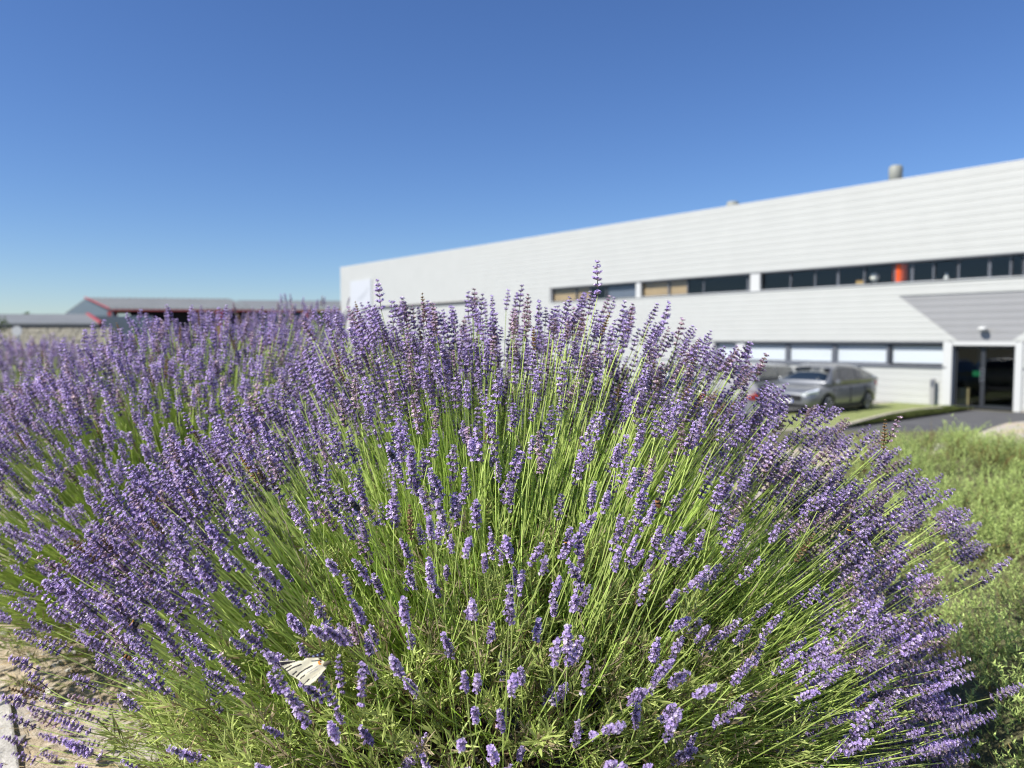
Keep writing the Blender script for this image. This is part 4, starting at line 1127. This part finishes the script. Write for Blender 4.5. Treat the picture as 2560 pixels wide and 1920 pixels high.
bA = bush((-0.04, 1.72, BED), 1.04, .87, 1.0, 4100, "large lavender bush in full bloom filling the foreground, nearest the camera", True, HI, HI_ME, 21, front_thin=.27, mound=(.72, .55), n_tuft=5600, extra=2700, custom=customA, stuff_protos=MIDP, stem_r=.00105)
bB = bush((-1.02, 2.62, BED), 1.02, .97, 1.04, 2900, "lavender bush standing second in the row, left behind the largest one", False, MIDP, MID_ME, 22, front_thin=1, mound=(.6, .45), n_tuft=900, extra=1400, custom=customB, stem_r=.0014, low_cut=.28, stuff_protos=LOW)
bC = bush((-1.2, 4.1, BED), 1.15, 1.0, 1.17, 1500, "lavender bush at the back, its spikes standing against the dark open shed", False, MIDP, MID_ME, 23, front_thin=1, mound=(.6, .45), n_tuft=300, extra=500, custom=customC, stem_r=.0016, spike_len=(.045, .075), stuff_protos=LOW)
bD = bush((-3.75, 6.1, BED), 1.15, 1.1, .99, 1500, "blurred rounded lavender bush by the far stone wall, nearer of the two", False, FAR, [], 24, front_thin=1, mound=(.62, .5), n_tuft=250, extra=300, stem_r=.002, keep_me=0, spike_len=(.085, .12))
bE = bush((-5.6, 7.6, BED), 1.15, 1.1, .99, 900, "blurred rounded lavender bush by the far stone wall, farther of the two", False, FAR, [], 25, front_thin=1, mound=(.62, .5), n_tuft=200, extra=200, stem_r=.0022, keep_me=0, spike_len=(.085, .12))

# ================================================================== RIGHT: evergreen ground cover
def make_shoot(seed, L=.13, nl=31, leaf=.020):
    rs = np.random.RandomState(seed); V, F, C = [], [], []
    bx, by = rs.normal(0, .03, 2)
    for i in range(nl):
        u = i / nl; z = L * u; a = i * 2.4; el = rad(rs.uniform(25, 60)); d = np.array([math.cos(a) * math.cos(el), math.sin(a) * math.cos(el), math.sin(el)]); side = np.array([-math.sin(a), math.cos(a), 0])
        l = leaf * rs.uniform(.8, 1.3) * (1 - .45 * u); b = np.array([bx * u * u * 3, by * u * u * 3, z]); o = len(V)
        V += [b + side * .0024, b - side * .0024, b + d * l]; F.append((o, o + 1, o + 2))
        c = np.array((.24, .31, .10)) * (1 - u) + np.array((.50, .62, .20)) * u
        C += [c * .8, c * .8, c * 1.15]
    o = len(V); V += [np.array((.0015, 0, -.03)), np.array((-.0015, 0, -.03)), np.array((bx * 2.5, by * 2.5, L * .9))]; F.append((o, o + 1, o + 2)); C += [np.array((.16, .13, .06))] * 3
    return np.array(V), np.array(F), np.array(C)
SH = [make_shoot(600 + k) for k in range(5)]
def shrub_h(x, y):
    # mounded mat, thickest away from the lavender
    e = min(1, max(0, (x - .40 - .35 * y) / .34)) * min(1, max(0, (edge_y(x) - .7 - y) / .8)) * min(1, max(0, (y - .3) / .4))
    return (.20 + .14 * noise.noise(Vector((x * 1.9, y * 1.9, 5))) + .10 * noise.noise(Vector((x * 4.5, y * 4.5, 9)))) * e ** .5 if e > 0 else 0
T = []; AX = []; SCL = []; TI = []
rs = np.random.RandomState(77); ncl = 0
while ncl < 800:
    y = .5 + 5.6 * rs.rand() ** 1.35; x = rs.uniform(.4, 5.2)
    if x > y * .80 + 1.0: continue
    h = shrub_h(x, y)
    if h < .05: continue
    ncl += 1
    pch = noise.noise(Vector((x * 2.2, y * 2.2, 21))); br = rs.uniform(.9, 1.3) * (1 + .3 * pch); cr = rs.uniform(.05, .12)
    brown = rs.rand() < .07 or (pch < -.45 and rs.rand() < .4)
    for k in range(rs.randint(7, 14)):
        q = rs.normal(0, 1, 2) * .55
        T.append((x + q[0] * cr, y + q[1] * cr, BED + h * rs.uniform(.78, .95) - .03)); AX.append((q[0] * .75, q[1] * .75, 1)); SCL.append(rs.uniform(.55, 1.0) * (1 + .06 * y) * (1.15 - .25 * abs(q[0])))
        TI.append(np.array([1, 1, 1]) * br * rs.uniform(.8, 1.2) if not brown else np.array([1.05, .66, .7]) * .7)
nshr = len(T)
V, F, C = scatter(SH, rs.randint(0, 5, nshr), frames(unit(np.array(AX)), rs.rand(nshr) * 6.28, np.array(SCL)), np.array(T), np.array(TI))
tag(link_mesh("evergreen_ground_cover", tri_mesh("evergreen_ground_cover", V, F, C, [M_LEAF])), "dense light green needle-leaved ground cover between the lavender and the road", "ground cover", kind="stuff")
# woody litter layer under it
xs2 = np.arange(.4, 6.6, .07); ys2 = np.arange(.3, 9.0, .07)
V = np.array([(x, y, BED + shrub_h(x, y) * .62 - .012 + .02 * noise.noise(Vector((x * 14, y * 14, 0))) if shrub_h(x, y) > 0 else BED - .12) for y in ys2 for x in xs2]); nx = len(xs2)
jj, ii = np.meshgrid(np.arange(len(ys2) - 1), np.arange(nx - 1), indexing='ij'); a = (jj * nx + ii).ravel()
F = np.concatenate([np.stack([a, a + 1, a + nx + 1], 1), np.stack([a, a + nx + 1, a + nx], 1)])
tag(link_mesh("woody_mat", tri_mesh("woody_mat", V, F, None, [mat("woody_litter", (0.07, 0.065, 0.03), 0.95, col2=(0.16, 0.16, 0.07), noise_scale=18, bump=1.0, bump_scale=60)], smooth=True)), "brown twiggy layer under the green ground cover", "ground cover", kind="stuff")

# ================================================================== GROUND DETAIL
ns = 8000; rs = np.random.RandomState(88)
xy = np.stack([-3.0 + 3.3 * rs.rand(ns), .9 + 3.6 * rs.rand(ns)], 1)
zz = np.array([bed_h(x, y) for x, y in xy]); a = rs.rand(ns) * 6.283; Ln = rs.uniform(.02, .075, ns)
p0_ = np.stack([xy[:, 0], xy[:, 1], zz + rs.uniform(.001, .012, ns)], 1)
dv = np.stack([np.cos(a), np.sin(a), rs.normal(.05, .14, ns)], 1) * Ln[:, None]
pm = p0_ + dv * .5 + np.stack([rs.normal(0, .006, ns), rs.normal(0, .006, ns), np.abs(rs.normal(0, .006, ns))], 1)
Pst = np.stack([p0_, pm, p0_ + dv], 1)
cs = np.array([[.52, .40, .22]]) * (.6 + .7 * rs.rand(ns, 1)); cs[rs.rand(ns) < .12] *= np.array([.6, .9, .5])
V, F, C = tubes(Pst, np.full((ns, 3), .0008) * rs.uniform(.7, 1.6, (ns, 1)), cs, cs)
tag(link_mesh("dry_straw", tri_mesh("dry_straw", V, F, C, [M_STRAW])), "pale dry straw and clippings scattered on the bed by the big lavender", "straw", kind="stuff")
ico_v = []; phi = (1 + 5 ** .5) / 2
ico_v = np.array([(-1, phi, 0), (1, phi, 0), (-1, -phi, 0), (1, -phi, 0), (0, -1, phi), (0, 1, phi), (0, -1, -phi), (0, 1, -phi), (phi, 0, -1), (phi, 0, 1), (-phi, 0, -1), (-phi, 0, 1)]) / 1.9
ico_f = np.array([(0, 11, 5), (0, 5, 1), (0, 1, 7), (0, 7, 10), (0, 10, 11), (1, 5, 9), (5, 11, 4), (11, 10, 2), (10, 7, 6), (7, 1, 8), (3, 9, 4), (3, 4, 2), (3, 2, 6), (3, 6, 8), (3, 8, 9), (4, 9, 5), (2, 4, 11), (6, 2, 10), (8, 6, 7), (9, 8, 1)])
peb = []
for k in range(6):
    q = np.random.RandomState(k); peb.append((ico_v * q.uniform(.65, 1.25, (12, 1)) * np.array([1.2, .9, .5]), ico_f, np.ones((12, 3)) * np.array([.62, .58, .51])))
npb = 4200; x = -3.0 + 3.3 * rs.rand(npb); y = .9 + 3.6 * rs.rand(npb); z = np.array([bed_h(a_, b_) for a_, b_ in zip(x, y)])
sc = .003 + .017 * rs.rand(npb) ** 2.6
V, F, C = scatter(peb, rs.randint(0, 6, npb), frames(unit(np.stack([rs.normal(0, .2, npb), rs.normal(0, .2, npb), np.ones(npb)], 1)), rs.rand(npb) * 6.28, sc), np.stack([x, y, z + sc * .15], 1), (.55 + .75 * rs.rand(npb, 1)) * np.array([[1, 1, 1]]))
tag(link_mesh("limestone_chippings", tri_mesh("limestone_chippings", V, F, C, [M_STRAW])), "pale limestone chippings lying on the bed among the straw", "gravel", kind="stuff")
# concrete edging slab, bottom corner
e0, e1 = Vector((-1.25, 1.87, 0)), Vector((-1.07, 1.62, 0)); dd = (e1 - e0).normalized(); nn = Vector((-dd.y, dd.x, 0))
if nn.x > 0: nn = -nn
b_ = MB()
q = [e0 - dd * .10, e1 + dd * .9, e1 + dd * .9 + nn * .45, e0 - dd * .10 + nn * .45]
b_.prism([(p.x, p.y, BED - .05) for p in q], (0, 0, .075))
tag(b_.build("concrete_edging_slab", M_CONC, bevel=.006), "plain concrete edging slab at the corner of the straw-covered bed", "slab")

# ================================================================== INSECTS
M_BEEB = mat("bee_black", (0.012, 0.010, 0.010), 0.7)
M_BEEY = mat("bee_yellow", (0.75, 0.36, 0.03), 0.8)
M_BEEW = mat("bee_pale", (0.55, 0.45, 0.30), 0.8)
M_BEER = mat("bee_brown", (0.23, 0.11, 0.035), 0.8)
M_WING = glass_mat("insect_wing", (0.75, 0.78, 0.85), .9)
def bee(p, axis, size, bands, label, up=Vector((0, -1, .3))):
    """body along local x; bands = material index for each ring gap"""
    b = MB(); prof = [(-.5, .02), (-.44, .13), (-.3, .235), (-.12, .27), (.02, .20), (.08, .15), (.16, .23), (.27, .24), (.36, .14), (.40, .10), (.45, .15), (.52, .13), (.56, .03)]
    rings = [[(x, r * math.cos(a * math.pi / 6), r * math.sin(a * math.pi / 6)) for a in range(12)] for x, r in prof]
    b.loft(rings); k = 0
    for i in range(len(prof) - 1):
        for _ in range(12): b.mi[k] = bands[i]; k += 1
    x = axis.normalized(); z = (up - x * up.dot(x)).normalized(); y = z.cross(x)
    root = empty("bee", p, 0, label, "bee", "bees feeding on the lavender")
    root.matrix_world = Matrix(((x.x, y.x, z.x, p.x), (x.y, y.y, z.y, p.y), (x.z, y.z, z.z, p.z), (0, 0, 0, 1))) @ Matrix.Scale(size, 4)
    b.build("body", [M_BEEB, M_BEEY, M_BEEW, M_BEER], root, smooth=True)
    for s in (1, -1):
        w = MB(); pts = [(.2, s * .08, .22), (.1, s * .3, .3), (-.15, s * .62, .33), (-.42, s * .66, .30), (-.5, s * .48, .27), (-.3, s * .2, .25)]
        w.prism(pts, (0, 0, .012)); w.build("wing", M_WING, root)
        for dx in (.28, .18, .05):
            l = MB(); l.tube([(dx, s * .1, -.15), (dx + .05, s * .34, -.22), (dx - .02, s * .42, -.42)], .022, seg=5); l.build("leg", M_BEEB, root)
        a_ = MB(); a_.tube([(.53, s * .06, .08), (.62, s * .13, .14), (.70, s * .15, .08)], .012, seg=4); a_.build("antenna", M_BEEB, root)
    return root
def near_stalk(px, py):
    best = None
    for sb, ax, L, mid in STALKS_A:
        c = sb + ax * L * .5; q = project(c)
        if not q: continue
        dd_ = math.hypot(q[0] - px, q[1] - py) + q[2] * 14
        if best is None or dd_ < best[0]: best = (dd_, c, ax, L)
    return best[1:]
BB = [0] * 12
BUMB = [2, 2, 0, 0, 0, 0, 1, 0, 0, 0, 0, 0]
HON = [0, 3, 3, 3, 0, 0, 3, 3, 0, 0, 0, 0]
YEL = [0, 1, 0, 0, 0, 0, 1, 0, 0, 0, 0, 0]
for px, py, size, bands, label in ((865, 1240, .019, BB, "large all-black bee on a spike in the upper middle of the green fan"),
        (335, 1560, .020, BUMB, "bumblebee with an orange-yellow collar band among the dark spikes over the straw"),
        (318, 1643, .015, HON, "brown bee just below the yellow-banded bumblebee"),
        (1366, 1330, .014, YEL, "small dark bee with orange bands behind two spikes at the middle of the bush"),
        (1645, 1258, .017, HON, "pale brown bee clinging under a thick double spike right of the middle"),
        (2127, 1247, .017, BUMB, "dark bumblebee deep in the dense spikes toward the ground cover"),
        (1886, 1751, .015, YEL, "small bee with an orange band low over the flat-lying green stems"),
        (330 * 2.56, 905, .015, BB, "small dark bee in the crowded top spikes before the sign board")):
    c, ax, L = near_stalk(px / 2.5, py / 2.5)
    tc_ = (Vector((0, 0, CAM_Z)) - c).normalized()
    q = project(c); tgt = at_depth(px / 2.5, py / 2.5, (c + tc_ * .012).y)
    pos = c + tc_ * (.011 + size * .2)
    if (tgt - pos).length < .02: pos = tgt
    bee(pos, (ax + Vector((-.5, 0, .1))).normalized(), size, bands, label, up=tc_ + Vector((0, 0, .5)))

# butterfly
M_WCREAM = mat("wing_cream", (0.74, 0.69, 0.49), 0.7, noise_amt=0.10, noise_scale=240); M_WBLACK = mat("wing_black", (0.02, 0.015, 0.02), 0.6)
M_WGREY = mat("wing_grey", (0.42, 0.40, 0.36), 0.6); M_WBLUE = mat("wing_blue", (0.30, 0.38, 0.62), 0.5); M_WORANGE = mat("wing_orange", (0.80, 0.28, 0.04), 0.6)
WM = [M_WCREAM, M_WBLACK, M_WGREY, M_WBLUE, M_WORANGE]
bc = at_depth((640 + 870 / 7.373) / 2.5, (1580 + 700 / 7.373) / 2.5, BY)
bf = empty("butterfly", bc, 0, "cream swallowtail butterfly with black stripes and an orange eyespot resting on a spike", "butterfly")
vx, vz = Vector((1, 0.12, 0)).normalized(), Vector((0, .35, .94)).normalized(); vz = (vz - vx * vz.dot(vx)).normalized(); vy = vx.cross(vz)
bf.matrix_world = Matrix(((vx.x, vz.x, -vy.x, bc.x), (vx.y, vz.y, -vy.y, bc.y), (vx.z, vz.z, -vy.z, bc.z), (0, 0, 0, 1)))
if (Vector((0, 0, CAM_Z)) - bc).dot(-vy) < 0:
    bf.matrix_world = Matrix(((vx.x, vz.x, vy.x, bc.x), (vx.y, vz.y, vy.y, bc.y), (vx.z, vz.z, vy.z, bc.z), (0, 0, 0, 1)))
KS = BY / 768 / 2.5 / 7.373 * 1.03
def inpoly(x, y, P):
    c = False; j = len(P) - 1
    for i in range(len(P)):
        if (P[i][1] > y) != (P[j][1] > y) and x < (P[j][0] - P[i][0]) * (y - P[i][1]) / (P[j][1] - P[i][1]) + P[i][0]: c = not c
        j = i
    return c
def dseg(x, y, pl):
    best = 1e9; bu = 0
    for (a, b), (c, d) in zip(pl, pl[1:]):
        L = (c - a) ** 2 + (d - b) ** 2; u = max(0, min(1, ((x - a) * (c - a) + (y - b) * (d - b)) / L)); q = math.hypot(x - a - u * (c - a), y - b - u * (d - b))
        best = min(best, q)
    return best
def wing(name, outline, paint, zfun, step=11):
    b = MB(); xs_ = [p[0] for p in outline]; ys_ = [p[1] for p in outline]; idx = {}
    def vid(i, j):
        if (i, j) not in idx:
            x = min(xs_) + i * step; y = min(ys_) + j * step; idx[(i, j)] = len(b.v)
            b.v.append(((x - 870) * KS, -(y - 700) * KS, zfun(x, y)))
        return idx[(i, j)]
    for i in range(int((max(xs_) - min(xs_)) / step) + 1):
        for j in range(int((max(ys_) - min(ys_)) / step) + 1):
            x = min(xs_) + (i + .5) * step; y = min(ys_) + (j + .5) * step
            if inpoly(x, y, outline): b.f.append((vid(i, j), vid(i, j + 1), vid(i + 1, j + 1), vid(i + 1, j))); b.mi.append(paint(x, y))
    o = b.build(name, WM, bf, smooth=True); s = o.modifiers.new("t", 'SOLIDIFY'); s.thickness = .00035
    return o
fore = [(1295, 650), (1240, 560), (1110, 500), (960, 492), (900, 508), (870, 535), (650, 528), (450, 522), (470, 580), (540, 660), (640, 775), (780, 858), (900, 968), (1000, 960), (1100, 900), (1200, 790), (1280, 700)]
def paint_fore(x, y):
    if math.hypot((x - 1168) / 1.0, (y - 578) / 1.25) < 36:
        if math.hypot(x - 1186, y - 585) < 9: return 0
        return 1 if math.hypot(x - 1182, (y - 580) / 1.3) < 21 else 4
    if inpoly(x, y, [(440, 535), (780, 540), (700, 560), (500, 605), (460, 590)]): return 1
    for pl, w in (([(550, 665), (655, 612)], 12), ([(590, 705), (700, 645), (830, 602)], 13), ([(760, 805), (820, 745), (905, 692), (1030, 632)], 13), ([(700, 765), (755, 722)], 14), ([(830, 845), (905, 785)], 12), ([(880, 955), (985, 860)], 10), ([(545, 665), (640, 780), (780, 862), (890, 955)], 11)):
        if dseg(x, y, pl) < w: return 1
    for pl, w in (([(950, 745), (1070, 680), (1140, 640)], 8), ([(990, 765), (1140, 690)], 7), ([(1130, 640), (1250, 650)], 6), ([(1040, 850), (1180, 760)], 6)):
        if dseg(x, y, pl) < w: return 2
    return 0
wing("wing", fore, paint_fore, lambda x, y: .0015 + .004 * ((x - 1250) / 800) ** 2 + .0012 * math.sin(x / 60 + y / 45) * .4)
hind = [(930, 490), (960, 462), (1060, 440), (1170, 405), (1215, 385), (1250, 345), (1262, 352), (1245, 405), (1262, 440), (1245, 490), (1100, 498), (980, 498)]
def paint_hind(x, y):
    for c in ((1055, 468), (1130, 452), (1215, 440)):
        if math.hypot((x - c[0]) / 1.2, y - c[1]) < 15: return 3
    return 1 if y < 488 else 0
wing("hind_wing", hind, paint_hind, lambda x, y: .005 + .003 * (500 - y) / 100, step=9)
b = MB(); cx_ = [(1230, 640, .0012), (1265, 615, .0026), (1300, 600, .0030), (1325, 592, .0024), (1345, 588, .0026), (1362, 584, .001)]
b.tube([((x - 870) * KS, -(y - 700) * KS, .002) for x, y, r in cx_], [r for x, y, r in cx_], seg=10); b.build("body", mat("butterfly_body", (0.10, 0.09, 0.06), 0.9), bf, smooth=True)
for tgt in ((1425, 500), (1440, 575)):
    b = MB(); b.tube([((1352 - 870) * KS, -(585 - 700) * KS, .003), ((tgt[0] - 870) * KS * .98, -(tgt[1] - 700) * KS, .006), ((tgt[0] - 865) * KS, -(tgt[1] - 705) * KS, .006)], [.0003, .0003, .0007], seg=5); b.build("antenna", M_WBLACK, bf)

for k_ in range(4):
    b = MB(); x_ = 1150 + 45 * k_; b.tube([((x_ - 870) * KS, -(640 - 700) * KS, .001), ((x_ + 15 - 870) * KS, -(700 - 700) * KS, -.002), ((x_ + 25 - 870) * KS, -(760 - 700) * KS, -.004)], .00025, seg=4); b.build("leg", M_WBLACK, bf)
